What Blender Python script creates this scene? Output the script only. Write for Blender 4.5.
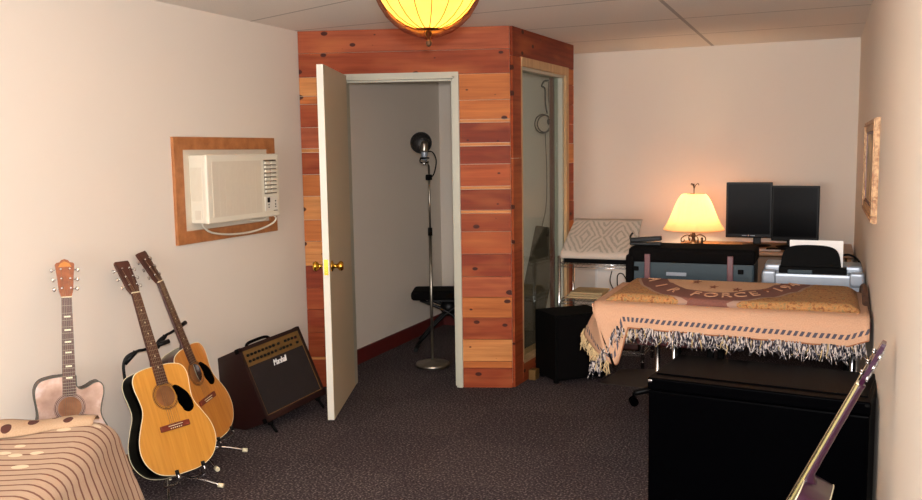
import bpy, bmesh, math, random
from mathutils import Vector, Matrix
random.seed(7)
for _o in list(bpy.data.objects): bpy.data.objects.remove(_o)
S = bpy.context.scene; COL = S.collection; PI = math.pi
V = Vector

# ------------------------------------------------------------------ camera
H = 1.547
YAW, PIT, ROL, F = 0.3934, 0.1112, -0.0157, 880.0
fw = V((-math.sin(YAW)*math.cos(PIT), math.cos(YAW)*math.cos(PIT), -math.sin(PIT)))
rt = V((math.cos(YAW), math.sin(YAW), 0)); up = rt.cross(fw)
r2 = math.cos(ROL)*rt + math.sin(ROL)*up; u2 = -math.sin(ROL)*rt + math.cos(ROL)*up
cd = bpy.data.cameras.new('camera'); cam = bpy.data.objects.new('camera', cd); COL.objects.link(cam)
cd.sensor_width = 36; cd.lens = F/922*36; cd.clip_start = .02
m = Matrix.Identity(4)
for i, a in enumerate((r2, u2, -fw)):
    for j in range(3): m[j][i] = a[j]
m.translation = (0, 0, H); cam.matrix_world = m; S.camera = cam

# ------------------------------------------------------------------ world, lights, exposure
w = bpy.data.worlds.new('world'); S.world = w; w.use_nodes = True
w.node_tree.nodes['Background'].inputs[0].default_value = (.9, .85, .8, 1)
w.node_tree.nodes['Background'].inputs[1].default_value = .02
S.view_settings.view_transform = 'Standard'; S.view_settings.look = 'None'
S.view_settings.exposure = 0.02; S.view_settings.gamma = 1; S.view_settings.use_curve_mapping = False
def light(name, kind, loc, power, col, size=.1, rot=None):
    d = bpy.data.lights.new(name, kind); d.energy = power; d.color = col
    if kind == 'AREA': d.size = size
    else: d.shadow_soft_size = size
    o = bpy.data.objects.new(name, d); COL.objects.link(o); o.location = loc
    if rot is not None: o.rotation_euler = rot
    return o
# the camera's own flash, a hand's breadth above the lens
fl = light('camera_flash', 'AREA', (0.0, 0.0, H+.10), 108, (1, .97, .98), .07)
fl.matrix_world = Matrix.Translation((0.02, 0, H+.09)) @ m.to_3x3().to_4x4()
LAMP = V((-1.36, 3.0, 0)); CEIL = 2.33
light('ceiling_bulb', 'POINT', (LAMP.x, LAMP.y, 2.12), 50, (1, .80, .58), .05)
# added fill light behind the camera, tilted up to brighten ceiling and booth
fill_ = light('rear_fill_light', 'AREA', (-1.4, -1.2, 1.3), 165, (1, .97, .95), 1.8, (PI/2+.7, 0, 0))
light('desk_bulb', 'POINT', (-.915, 6.8, 1.07), 12, (1, .70, .42), .035)

# ------------------------------------------------------------------ materials
def lin(c):
    return tuple(((v/255)/12.92 if v/255 <= .04045 else ((v/255+.055)/1.055)**2.4) for v in c) + (1,)
class NT:
    def __init__(s, name):
        s.m = bpy.data.materials.new(name); s.m.use_nodes = True; s.t = s.m.node_tree; s.n = s.t.nodes
        s.b = s.n['Principled BSDF']; s.out = s.n['Material Output']
    def node(s, t, **k):
        n = s.n.new(t)
        for a, b in k.items(): setattr(n, a, b)
        return n
    def put(s, sock, v):
        if isinstance(v, bpy.types.NodeSocket): s.t.links.new(v, sock)
        elif v is not None: sock.default_value = v
    def math(s, op, a, b=None, c=None):
        n = s.node('ShaderNodeMath', operation=op)
        for i, v in enumerate((a, b, c)):
            if v is not None: s.put(n.inputs[i], v)
        return n.outputs[0]
    def mix(s, f, a, b, mode='MIX'):
        n = s.node('ShaderNodeMix', data_type='RGBA', blend_type=mode)
        s.put(n.inputs[0], f); s.put(n.inputs[6], a); s.put(n.inputs[7], b); return n.outputs[2]
    def coord(s, kind='Object', scale=(1, 1, 1)):
        c = s.node('ShaderNodeTexCoord').outputs[kind]
        mp = s.node('ShaderNodeMapping'); s.put(mp.inputs[0], c); mp.inputs[3].default_value = scale
        return mp.outputs[0]
    def xyz(s, v):
        n = s.node('ShaderNodeSeparateXYZ'); s.put(n.inputs[0], v); return n.outputs
    def noise(s, v, scale, detail=2, out=0, rough=.5):
        n = s.node('ShaderNodeTexNoise'); s.put(n.inputs['Vector'], v); n.inputs['Scale'].default_value = scale
        n.inputs['Detail'].default_value = detail; n.inputs['Roughness'].default_value = rough; return n.outputs[out]
    def voro(s, v, scale, out='Distance', feature='F1'):
        n = s.node('ShaderNodeTexVoronoi', feature=feature); s.put(n.inputs['Vector'], v); n.inputs['Scale'].default_value = scale
        return n.outputs[out]
    def ramp(s, f, stops):
        n = s.node('ShaderNodeValToRGB'); s.put(n.inputs[0], f); e = n.color_ramp.elements
        while len(e) < len(stops): e.new(.5)
        for x, (p, c) in zip(e, stops): x.position = p; x.color = c if len(c) == 4 else lin(c)
        return n.outputs[0]
    def bump(s, h, strength=.3, dist=.01):
        n = s.node('ShaderNodeBump'); s.put(n.inputs['Height'], h); n.inputs['Strength'].default_value = strength
        n.inputs['Distance'].default_value = dist; s.put(s.b.inputs['Normal'], n.outputs[0])
def plain(name, rgb, rough=.5, metal=0, var=.06, scale=30, coat=0, spec=None, bump=0):
    t = NT(name); c = t.coord(); n = t.noise(c, scale, 3)
    k = lin(rgb); d = tuple(x*(1-var*2) for x in k[:3])+(1,)
    t.put(t.b.inputs['Base Color'], t.mix(n, d, tuple(min(1, x*(1+var)) for x in k[:3])+(1,)))
    t.b.inputs['Roughness'].default_value = rough; t.b.inputs['Metallic'].default_value = metal
    t.b.inputs['Coat Weight'].default_value = coat; t.b.inputs['Coat Roughness'].default_value = .08
    if spec is not None: t.b.inputs['Specular IOR Level'].default_value = spec
    if bump: t.bump(n, bump, .003)
    return t.m
M = {}
M['wall'] = plain('painted_drywall', (223, 213, 200), .75, var=.01, scale=2.2, spec=.25)
M['boothwall'] = plain('booth_drywall', (236, 222, 200), .8, var=.02, scale=3, spec=.2)
M['white'] = plain('white_paint', (222, 218, 205), .45, var=.02, scale=5)
M['doorface'] = plain('door_paint', (200, 184, 154), .5, var=.02, scale=4)
M['jamb'] = plain('jamb_paint', (184, 182, 164), .5, var=.03, scale=8)
M['black'] = plain('black_plastic', (9, 9, 10), .4, var=.1, spec=.2)
M['blackgloss'] = plain('black_lacquer', (2, 2, 3), .3, var=.1, scale=12, spec=.06)
M['blackgloss'].node_tree.nodes['Principled BSDF'].inputs['IOR'].default_value = 1.18
M['blackmatte'] = plain('black_matte', (3, 3, 3), .7, var=.2, spec=.1)
M['blackfab'] = plain('black_fabric', (9, 7, 7), .9, var=.3, scale=300, spec=.1)
M['chrome'] = plain('chrome', (215, 215, 215), .18, 1, var=.02)
M['steel'] = plain('brushed_steel', (150, 145, 135), .35, 1, var=.05)
M['brass'] = plain('brass', (225, 175, 70), .2, 1, var=.03)
M['silver'] = plain('silver_plastic', (138, 146, 156), .35, .3, var=.04)
M['ivory'] = plain('ivory_plastic', (224, 218, 200), .45, var=.015, scale=8)
M['ivorydk'] = plain('grille_plastic', (214, 204, 185), .55, var=.02)
M['paper'] = plain('white_paper', (240, 238, 235), .8, var=.01)
M['cream'] = plain('cream_binding', (235, 225, 190), .4, var=.02)
M['cord'] = plain('cord_vinyl', (215, 208, 190), .5, var=.02)
M['olivecream'] = plain('aged_binding', (150, 138, 84), .45, var=.05)
M['fret'] = plain('fret_wire', (150, 140, 120), .45, .8, var=.02)
M['darkbind'] = plain('dark_binding', (52, 60, 50), .4, var=.05)
M['string'] = plain('string_metal', (150, 128, 100), .5, .6, var=.02)
M['burg'] = plain('burgundy_vinyl', (98, 52, 56), .42, var=.08, scale=20)
M['maroon'] = plain('maroon_tolex', (36, 13, 12), .42, var=.18, scale=120, bump=.2)
M['mahog'] = plain('mahogany', (62, 22, 18), .3, var=.2, scale=9, coat=.5)
M['purple'] = plain('purple_finish', (52, 14, 42), .3, var=.12, scale=9, coat=.4)
M['redbase'] = plain('red_baseboard', (95, 30, 26), .45, var=.15, scale=12)
M['iron'] = plain('wrought_iron', (74, 52, 32), .5, .6, var=.2)
M['teal'] = plain('teal_case', (20, 46, 56), .55, var=.08)
M['carton'] = plain('white_laminate', (222, 222, 220), .5, var=.02)
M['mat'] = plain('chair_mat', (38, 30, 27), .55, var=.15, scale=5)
M['gold'] = plain('gold_panel', (132, 100, 56), .4, .5, var=.1, scale=40)

def wood(name, a, b, rough=.4, scale=(2, 30, 30), coat=.0, knots=False):
    t = NT(name); c = t.coord(scale=scale)
    n = t.noise(c, 1.3, 5, rough=.6)
    t.put(t.b.inputs['Base Color'], t.ramp(n, [(.3, lin(a)), (.7, lin(b))]))
    t.b.inputs['Roughness'].default_value = rough; t.b.inputs['Coat Weight'].default_value = coat
    return t.m
M['spruce'] = wood('spruce_top', (188, 126, 46), (206, 146, 60), .28, (60, 3, 3), .4)
M['spruce2'] = wood('aged_spruce_top', (180, 112, 42), (198, 132, 56), .28, (60, 3, 3), .4)
M['rosewood'] = wood('rosewood', (52, 26, 20), (84, 46, 34), .4, (20, 20, 3))
M['bridge'] = wood('bridge_rosewood', (92, 34, 22), (122, 52, 34), .4, (6, 20, 20))
M['headwood'] = wood('headstock_burl', (112, 54, 26), (158, 88, 44), .3, (30, 10, 20), .5)
M['oak'] = wood('stained_trim', (150, 92, 52), (184, 122, 74), .5, (14, 14, 14))
M['desk'] = wood('desk_top', (120, 82, 48), (158, 112, 70), .4, (3, 25, 10))
M['pine'] = wood('pine_trim', (176, 140, 96), (202, 166, 120), .55, (20, 20, 2.5))
M['base'] = wood('brown_baseboard', (120, 78, 48), (150, 100, 62), .5, (4, 3, 25))
# cedar boards: the colour of each board is its own (attribute), grain and knots from the shader
t = NT('cedar_boards'); c = t.coord()
at = t.node('ShaderNodeAttribute', attribute_name='bcol').outputs['Color']
gx = t.coord(scale=(1.6, 1, 34)); g = t.noise(gx, 1.2, 5, rough=.6)
col = t.mix(t.math('MULTIPLY', t.math('MAXIMUM', t.math('SUBTRACT', g, .3), 0), 1.7), at, t.mix(1, at, (.45, .30, .24, 1), 'MULTIPLY'))
big = t.noise(t.coord(scale=(2.2, 1, 9)), 1.0, 2)
col = t.mix(t.math('MULTIPLY', t.math('MAXIMUM', t.math('SUBTRACT', big, .5), 0), 1.6), col, lin((206, 124, 68)))
_x, _y, _z = t.xyz(t.coord()); cb = t.node('ShaderNodeCombineXYZ'); t.put(cb.inputs[0], t.math('MULTIPLY', _x, 5.2)); t.put(cb.inputs[1], t.math('MULTIPLY', _z, 8.5))
def v2(out):
    n = t.node('ShaderNodeTexVoronoi', voronoi_dimensions='2D'); t.put(n.inputs['Vector'], cb.outputs[0]); n.inputs['Scale'].default_value = 1; return n.outputs[out]
kd = v2('Distance'); kc = v2('Color')
thr = t.math('MULTIPLY', t.math('SUBTRACT', t.xyz(kc)[0], .42), .26)
kn = t.math('SMOOTH_MIN', t.math('MAXIMUM', t.math('MULTIPLY', t.math('SUBTRACT', thr, kd), 40), 0), 1, .1)
col = t.mix(t.math('MINIMUM', t.math('MULTIPLY', kn, 1.0), .95), col, lin((58, 22, 16)))
t.put(t.b.inputs['Base Color'], col); t.b.inputs['Roughness'].default_value = .55; t.b.inputs['Specular IOR Level'].default_value = .18; t.bump(g, .08, .004)
M['cedar'] = t.m
# carpet
t = NT('loop_carpet'); c = t.coord()
n1 = t.noise(c, 95, 2); n2 = t.noise(c, 1.6, 2)
col = t.ramp(n1, [(.38, lin((42, 37, 40))), (.56, lin((78, 70, 72))), (.7, lin((142, 132, 128)))])
ck = t.node('ShaderNodeTexChecker'); t.put(ck.inputs[0], t.coord(scale=(1, 1, .0001))); ck.inputs['Scale'].default_value = 1/.61
ck.inputs['Color1'].default_value = (1, 1, 1, 1); ck.inputs['Color2'].default_value = (.86, .85, .87, 1)
col = t.mix(1, col, ck.outputs[0], 'MULTIPLY')
col = t.mix(t.math('MULTIPLY', n2, .3), col, lin((74, 60, 62)))
t.put(t.b.inputs['Base Color'], col); t.b.inputs['Roughness'].default_value = .95; t.b.inputs['Specular IOR Level'].default_value = .1
t.bump(n1, .8, .012); M['carpet'] = t.m
# ceiling panels with their joints
t = NT('ceiling_panels'); c = t.coord(); x, y, z = t.xyz(c)
def seam(a, b, cc, wd=.008):
    d = t.math('ABSOLUTE', t.math('SUBTRACT', t.math('ADD', t.math('MULTIPLY', x, a), t.math('MULTIPLY', y, b)), cc))
    return t.math('LESS_THAN', d, wd)
s = seam(1, 0, -.837, .012)
for a, b, cc in ((.02, 1, 5.55), (0.09, 1, 4.62), (.02, 1, 6.35)): s = t.math('MAXIMUM', s, seam(a, b, cc))
s = t.math('MAXIMUM', s, t.math('MULTIPLY', seam(.41, 1, 4.42-.41*3.13), t.math('LESS_THAN', x, -1.5)))
sp = t.noise(c, 160, 2)
col = t.mix(sp, lin((216, 208, 198)), lin((236, 228, 218)))
col = t.mix(t.math('MULTIPLY', s, .55), col, lin((96, 88, 80)))
t.put(t.b.inputs['Base Color'], col); t.b.inputs['Roughness'].default_value = .9; M['ceil'] = t.m
# glass
def glass(name, tint, gl=.06):
    t = NT(name); tr = t.node('ShaderNodeBsdfTransparent'); tr.inputs[0].default_value = tint
    g = t.node('ShaderNodeBsdfGlossy'); g.inputs['Roughness'].default_value = .03
    lw = t.node('ShaderNodeLayerWeight'); lw.inputs[0].default_value = .25
    mx = t.node('ShaderNodeMixShader'); t.put(mx.inputs[0], t.math('ADD', t.math('MULTIPLY', lw.outputs['Fresnel'], .14), gl))
    t.put(mx.inputs[1], tr.outputs[0]); t.put(mx.inputs[2], g.outputs[0]); t.put(t.out.inputs[0], mx.outputs[0]); return t.m
M['glass'] = glass('window_glass', (.88, .91, .88, 1), .03)
M['amber'] = glass('amber_outer_glass', (.72, .42, .32, 1), .02)
def shade(name, rgb, emis, es, vein=False):
    t = NT(name); tl = t.node('ShaderNodeBsdfTranslucent'); df = t.node('ShaderNodeBsdfDiffuse')
    if vein:
        c = t.coord(); n = t.noise(c, 9, 3); k = t.mix(n, lin(rgb), lin((240, 190, 70)))
    else:
        c = t.coord(); n = t.noise(c, 60, 2); k = t.mix(t.math('MULTIPLY', n, .3), lin(rgb), lin((235, 200, 150)))
    t.put(tl.inputs[0], k); t.put(df.inputs[0], k)
    mx = t.node('ShaderNodeMixShader'); mx.inputs[0].default_value = .75
    t.put(mx.inputs[1], df.outputs[0]); t.put(mx.inputs[2], tl.outputs[0])
    em = t.node('ShaderNodeEmission'); em.inputs[0].default_value = emis; em.inputs[1].default_value = es
    ad = t.node('ShaderNodeAddShader'); t.put(ad.inputs[0], mx.outputs[0]); t.put(ad.inputs[1], em.outputs[0])
    t.put(t.out.inputs[0], ad.outputs[0]); return t.m
M['bowl'] = shade('stained_glass', (250, 240, 160), (1, .88, .38, 1), 1.15, True)
M['lampshade'] = shade('pleated_shade', (250, 222, 192), (1, .62, .34, 1), .04)
# striped throw on the ottoman (uv: u along stripes, v across, metres)
t = NT('striped_throw'); u, v, _ = t.xyz(t.coord('UV'))
wv = t.math('ADD', v, t.math('MULTIPLY', t.noise(t.coord('UV'), 2, 1), .02))
fr = t.math('FRACT', t.math('MULTIPLY', wv, 1/.052))
line = t.math('LESS_THAN', t.math('ABSOLUTE', t.math('SUBTRACT', fr, .5)), .11)
fine = t.noise(t.coord('UV', (40, 400, 1)), 1, 2)
base = t.mix(fine, lin((164, 136, 112)), lin((198, 172, 148)))
col = t.mix(line, base, lin((116, 76, 60)))
lv = t.coord('UV', (11, 15, 1)); d = t.voro(lv, 1.0); cc = t.xyz(t.voro(lv, 1.0, 'Color'))[0]
leaf = t.math('MULTIPLY', t.math('LESS_THAN', d, .3), t.math('GREATER_THAN', cc, .5))
inz = t.math('MULTIPLY', t.math('LESS_THAN', u, .40), t.math('GREATER_THAN', v, .36))
col = t.mix(t.math('MULTIPLY', t.math('MULTIPLY', leaf, inz), .85), col, lin((228, 208, 178)))
t.put(t.b.inputs['Base Color'], col); t.b.inputs['Roughness'].default_value = .95; t.bump(fine, .4, .004); M['stripe'] = t.m
t = NT('leaf_border'); u, v, _ = t.xyz(t.coord('UV'))
base = t.mix(t.noise(t.coord('UV', (200, 200, 1)), 1, 2), lin((152, 122, 94)), lin((184, 156, 126)))
ln = t.math('LESS_THAN', t.math('ABSOLUTE', t.math('SUBTRACT', v, .075)), .006)
col = t.mix(ln, base, lin((92, 52, 36)))
vec = t.coord('UV'); 
for (a, b) in ((.10, .022), (.175, .045), (.24, .060), (.325, .066), (.29, .030)):
    du = t.math('MULTIPLY', t.math('SUBTRACT', u, a), 1/.017); dv = t.math('MULTIPLY', t.math('SUBTRACT', v, b), 1/.013)
    col = t.mix(t.math('LESS_THAN', t.math('ADD', t.math('MULTIPLY', du, du), t.math('MULTIPLY', dv, dv)), 1), col, lin((74, 38, 30)))
t.put(t.b.inputs['Base Color'], col); t.b.inputs['Roughness'].default_value = .95; M['leafborder'] = t.m
# woven peach cloth (uv: u along the hem, v above the hem)
t = NT('woven_peach'); u, v, _ = t.xyz(t.coord('UV')); n = t.noise(t.coord('UV', (1, 1, 1)), 180, 2)
base = t.mix(n, lin((172, 130, 102)), lin((202, 164, 134)))
inb = t.math('LESS_THAN', t.math('ABSOLUTE', t.math('SUBTRACT', v, .042)), .011)
ds = t.math('LESS_THAN', t.math('FRACT', t.math('MULTIPLY', t.math('SUBTRACT', u, t.math('MULTIPLY', v, .5)), 1/.026)), .55)
col = t.mix(t.math('MULTIPLY', inb, ds), base, lin((74, 70, 82)))
ed = t.math('LESS_THAN', v, .006); col = t.mix(ed, col, lin((150, 96, 66)))
t.put(t.b.inputs['Base Color'], col); t.b.inputs['Roughness'].default_value = .95; t.bump(n, .5, .004); M['peach'] = t.m
# woven emblem layer: object coordinates are metres on the table
t = NT('woven_emblem'); x, y, _ = t.xyz(t.coord()); n = t.noise(t.coord(), 120, 2)
ex = t.math('ADD', x, .48); ey = t.math('SUBTRACT', y, 4.98)
def ell(a, b):
    p = t.math('MULTIPLY', ex, 1/a); q = t.math('MULTIPLY', ey, 1/b)
    return t.math('LESS_THAN', t.math('ADD', t.math('MULTIPLY', p, p), t.math('MULTIPLY', q, q)), 1)
sp = t.ramp(t.noise(t.coord(), 75, 2), [(.35, lin((118, 74, 42))), (.5, lin((170, 122, 72))), (.66, lin((130, 108, 72)))])
peach = t.mix(n, lin((186, 142, 108)), lin((208, 172, 138)))
band = t.mix(n, lin((98, 58, 50)), lin((126, 82, 70)))
col = t.mix(ell(.46, .893), sp, lin((150, 122, 106)))
col = t.mix(ell(.445, .875), col, band); col = t.mix(ell(.315, .63), col, peach)
t.put(t.b.inputs['Base Color'], col); t.b.inputs['Roughness'].default_value = .95; t.bump(n, .5, .004); M['emblem'] = t.m
M['woventext'] = plain('woven_letters', (206, 158, 124), .95, var=.1, scale=90)
M['wovenstar'] = plain('woven_stars', (128, 74, 48), .95, var=.1, scale=90)
# fringe yarns
t = NT('grey_blue_yarn'); t.put(t.b.inputs['Base Color'], t.ramp(t.noise(t.coord(scale=(1, 1, .25)), 110, 1), [(.40, lin((26, 25, 32))), (.47, lin((92, 88, 98))), (.55, lin((196, 184, 176)))])); t.b.inputs['Roughness'].default_value = .95; M['yarnblue'] = t.m
M['yarncream'] = plain('cream_yarn', (198, 172, 128), .95, var=.3, scale=160)
# lace cloth
t = NT('lace_cloth'); u, v, _ = t.xyz(t.coord('UV'))
a = t.math('ABSOLUTE', t.math('SUBTRACT', t.math('FRACT', t.math('MULTIPLY', u, 2)), .5))
b = t.math('ABSOLUTE', t.math('SUBTRACT', v, .55))
dm = t.math('ADD', t.math('MULTIPLY', a, 1.0), t.math('MULTIPLY', b, 1.0))
ring = t.math('GREATER_THAN', t.math('SINE', t.math('MULTIPLY', t.math('ADD', dm, t.math('MULTIPLY', t.noise(t.coord('UV', (9, 9, 1)), 1, 2), .12)), 40)), .2)
n = t.noise(t.coord('UV', (40, 40, 1)), 1, 3)
field = t.math('MULTIPLY', t.math('GREATER_THAN', v, .16), t.math('LESS_THAN', v, .93))
k = t.math('MULTIPLY', t.math('MULTIPLY', ring, field), t.math('ADD', t.math('MULTIPLY', n, .7), .2))
col = t.mix(k, lin((214, 198, 182)), lin((152, 144, 124)))
t.put(t.b.inputs['Base Color'], col); t.b.inputs['Roughness'].default_value = .95; t.bump(n, .5, .006); M['lace'] = t.m
# pearl guitar top, cone of flash on a clear coat
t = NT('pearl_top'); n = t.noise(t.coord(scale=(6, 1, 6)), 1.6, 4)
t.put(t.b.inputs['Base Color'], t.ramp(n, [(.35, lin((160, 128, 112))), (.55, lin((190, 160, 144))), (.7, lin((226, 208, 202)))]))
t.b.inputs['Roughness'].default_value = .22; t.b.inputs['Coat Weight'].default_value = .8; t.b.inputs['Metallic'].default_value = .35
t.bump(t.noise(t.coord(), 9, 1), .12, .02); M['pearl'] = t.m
t = NT('picture_canvas'); n = t.noise(t.coord(scale=(1, 9, 9)), 1, 4)
t.put(t.b.inputs['Base Color'], t.ramp(n, [(.3, lin((112, 90, 64))), (.5, lin((176, 150, 112))), (.7, lin((206, 186, 150)))])); M['canvas'] = t.m
t = NT('gilt_frame'); n = t.noise(t.coord(), 60, 3)
t.put(t.b.inputs['Base Color'], t.ramp(n, [(.35, lin((140, 98, 66))), (.6, lin((196, 158, 116)))])); t.b.inputs['Roughness'].default_value = .5
t.b.inputs['Metallic'].default_value = .3; t.bump(n, .6, .01); M['gilt'] = t.m
t = NT('speaker_grille'); n = t.voro(t.coord(), 260)
t.put(t.b.inputs['Base Color'], t.mix(n, lin((9, 5, 5)), lin((34, 20, 18)))); t.b.inputs['Roughness'].default_value = .9; M['grille'] = t.m
t = NT('screen_glass'); t.b.inputs['Base Color'].default_value = (.006, .006, .007, 1); t.b.inputs['Roughness'].default_value = .25; t.b.inputs['Specular IOR Level'].default_value = .04
n = t.noise(t.coord(), 3, 1); t.put(t.b.inputs['Base Color'], t.mix(n, (.004, .004, .005, 1), (.008, .008, .009, 1))); M['screen'] = t.m

# ------------------------------------------------------------------ mesh helpers
def box(bm, c, s, mat=0, rot=None):
    r = bmesh.ops.create_cube(bm, size=1)['verts']
    mt = Matrix.Translation(c) @ (rot.to_4x4() if rot else Matrix.Identity(4)) @ Matrix.Diagonal((*s, 1))
    bmesh.ops.transform(bm, matrix=mt, verts=r)
    fs = set(f for v in r for f in v.link_faces)
    for f in fs: f.material_index = mat
    return r
def boxb(bm, a, b, mat=0):
    a = V(a); b = V(b); return box(bm, (a+b)/2, tuple(abs(x) for x in (b-a)), mat)
def rbox(c, s, r=.01, seg=2, rot=None):
    bm = bmesh.new(); box(bm, (0, 0, 0), s)
    bmesh.ops.bevel(bm, geom=bm.edges[:], offset=min(r, min(s)*.49), segments=seg, affect='EDGES', profile=.6)
    bmesh.ops.transform(bm, matrix=Matrix.Translation(c) @ (rot.to_4x4() if rot else Matrix.Identity(4)), verts=bm.verts[:])
    return bm
def spline(pts, n=6):
    pts = [V(p) for p in pts]; out = []
    for i in range(len(pts)-1):
        p0 = pts[max(i-1, 0)]; p1 = pts[i]; p2 = pts[i+1]; p3 = pts[min(i+2, len(pts)-1)]
        for k in range(n):
            s = k/n
            out.append(.5*((2*p1)+(p2-p0)*s+(2*p0-5*p1+4*p2-p3)*s*s+(3*p1-p0-3*p2+p3)*s**3))
    out.append(pts[-1]); return out
def tube(bm, pts, r, n=8, smooth=False, mat=0, cap=True):
    pts = [V(p) for p in pts]
    if smooth: pts = spline(pts, smooth if isinstance(smooth, int) and smooth > 1 else 6)
    rs = r if isinstance(r, (list, tuple)) else [r]*len(pts)
    if len(rs) != len(pts): rs = [rs[0]+(rs[-1]-rs[0])*i/(len(pts)-1) for i in range(len(pts))]
    t0 = (pts[1]-pts[0]).normalized(); nrm = t0.orthogonal().normalized(); rings = []
    for i, p in enumerate(pts):
        tg = (pts[min(i+1, len(pts)-1)]-pts[max(i-1, 0)]).normalized()
        nrm = (nrm-tg*nrm.dot(tg))
        nrm = nrm.normalized() if nrm.length > 1e-6 else tg.orthogonal().normalized()
        bn = tg.cross(nrm)
        rings.append([bm.verts.new(p+(nrm*math.cos(2*PI*k/n)+bn*math.sin(2*PI*k/n))*rs[i]) for k in range(n)])
    for a, b in zip(rings, rings[1:]):
        for k in range(n):
            f = bm.faces.new((a[k], a[(k+1) % n], b[(k+1) % n], b[k])); f.smooth = True; f.material_index = mat
    if cap:
        for rr in (rings[0][::-1], rings[-1]):
            f = bm.faces.new(rr); f.material_index = mat
def lathe(bm, prof, n=24, c=(0, 0, 0), axis=None, flute=0, nf=0):
    c = V(c); q = V((0, 0, 1)).rotation_difference(V(axis)) if axis else None; rings = []
    for r, z in prof:
        ring = []
        for k in range(n):
            a = 2*PI*k/n; rr = r*(1+(flute*math.cos(nf*a) if nf else 0))
            p = V((rr*math.cos(a), rr*math.sin(a), z))
            if q: p = q @ p
            ring.append(bm.verts.new(c+p))
        rings.append(ring)
    for a, b in zip(rings, rings[1:]):
        for k in range(n):
            f = bm.faces.new((a[k], a[(k+1) % n], b[(k+1) % n], b[k])); f.smooth = True
    if prof[0][0] > 1e-5: bm.faces.new(rings[0][::-1])
    if prof[-1][0] > 1e-5: bm.faces.new(rings[-1])
    bmesh.ops.remove_doubles(bm, verts=bm.verts[:], dist=1e-6)
def cyl(bm, a, b, r, n=16, mat=0): tube(bm, [a, b], r, n, mat=mat)
def obj(name, bm, mats, parent=None, solid=0, smooth=False):
    me = bpy.data.meshes.new(name)
    if not solid: bmesh.ops.recalc_face_normals(bm, faces=bm.faces[:])
    bm.to_mesh(me); bm.free()
    for k in (mats if isinstance(mats, (list, tuple)) else [mats]): me.materials.append(M[k])
    if smooth:
        for p in me.polygons: p.use_smooth = True
    o = bpy.data.objects.new(name, me); COL.objects.link(o)
    if parent: o.parent = parent
    if solid:
        md = o.modifiers.new('thickness', 'SOLIDIFY'); md.thickness = solid; md.offset = -1
    return o
def empty(name, loc=(0, 0, 0), rotz=0, mat=None):
    o = bpy.data.objects.new(name, None); COL.objects.link(o); o.empty_display_size = .1
    if mat is not None: o.matrix_world = mat
    else: o.location = loc; o.rotation_euler = (0, 0, rotz)
    return o
def tag(o, label, cat, group=None):
    o['label'] = label; o['category'] = cat
    if group: o['group'] = group
    return o
def thing(name, label, cat, loc=(0, 0, 0), rotz=0, group=None, mat=None): return tag(empty(name, loc, rotz, mat), label, cat, group)
def struct(name, bm, m, parent=None, **k):
    o = obj(name, bm, m, parent, **k)
    if not parent: o['kind'] = 'structure'
    return o
def poly_face(bm, pts):
    return bm.faces.new([bm.verts.new(p) for p in pts])
def prism(bm, pts, vec, mat=0):   # closed prism from a planar polygon
    vec = V(vec); a = [bm.verts.new(p) for p in pts]; b = [bm.verts.new(V(p)+vec) for p in pts]; n = len(a)
    fs = [bm.faces.new(a[::-1]), bm.faces.new(b)]
    for i in range(n): fs.append(bm.faces.new((a[i], a[(i+1) % n], b[(i+1) % n], b[i])))
    for f in fs: f.material_index = mat
    return fs
def text_bm(s, size, depth=.0015, shear=0, spacing=1.0):
    cu = bpy.data.curves.new('t', 'FONT'); cu.body = s; cu.size = size; cu.extrude = depth; cu.align_x = 'CENTER'; cu.shear = shear
    cu.space_character = spacing; cu.resolution_u = 3
    o = bpy.data.objects.new('t', cu); COL.objects.link(o)
    dg = bpy.context.evaluated_depsgraph_get(); me = bpy.data.meshes.new_from_object(o.evaluated_get(dg))
    bm = bmesh.new(); bm.from_mesh(me); bpy.data.objects.remove(o); bpy.data.curves.remove(cu); bpy.data.meshes.remove(me)
    return bm

# ------------------------------------------------------------------ room shell
XL, XR, YF, YB = -3.16, .207, 7.16, -1.3
bm = bmesh.new(); boxb(bm, (XL-.1, YB-.1, -.1), (XR+.1, YF+.1, 0)); struct('floor', bm, 'carpet')
bm = bmesh.new(); boxb(bm, (XL-.1, YB-.1, CEIL), (XR+.1, YF+.1, CEIL+.08)); struct('ceiling', bm, 'ceil')
bm = bmesh.new(); boxb(bm, (XL-.1, YB-.1, 0), (XL, YF+.1, CEIL)); struct('wall_left', bm, 'wall')
bm = bmesh.new(); boxb(bm, (XR, YB-.1, 0), (XR+.1, YF+.1, CEIL)); struct('wall_right', bm, 'wall')
bm = bmesh.new(); boxb(bm, (XL, YF, 0), (XR, YF+.1, CEIL)); struct('wall_far', bm, 'wall')
bm = bmesh.new(); boxb(bm, (XL, YB-.1, 0), (XR, YB, CEIL)); struct('wall_near', bm, 'wall')
bm = bmesh.new(); boxb(bm, (XL, 1.0, 0), (XL+.014, 4.9, .085)); struct('baseboard_left', bm, 'base')
bm = bmesh.new(); boxb(bm, (XL, 5.15, 0), (XL+.014, YF, .11)); boxb(bm, (XL, YF-.014, 0), (-2.0, YF, .11)); struct('baseboard_booth', bm, 'redbase')
bm = bmesh.new(); boxb(bm, (-1.8, YF-.014, 0), (XR, YF, .085)); struct('baseboard_far', bm, 'base')
bm = bmesh.new(); boxb(bm, (XR-.012, 4.9, 0), (XR, YF-.014, .085)); struct('baseboard_right', bm, 'base')
bm = bmesh.new(); boxb(bm, (XL, 4.0, CEIL-.004), (XL+.004, 4.9, CEIL)); bm.free()

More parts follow.
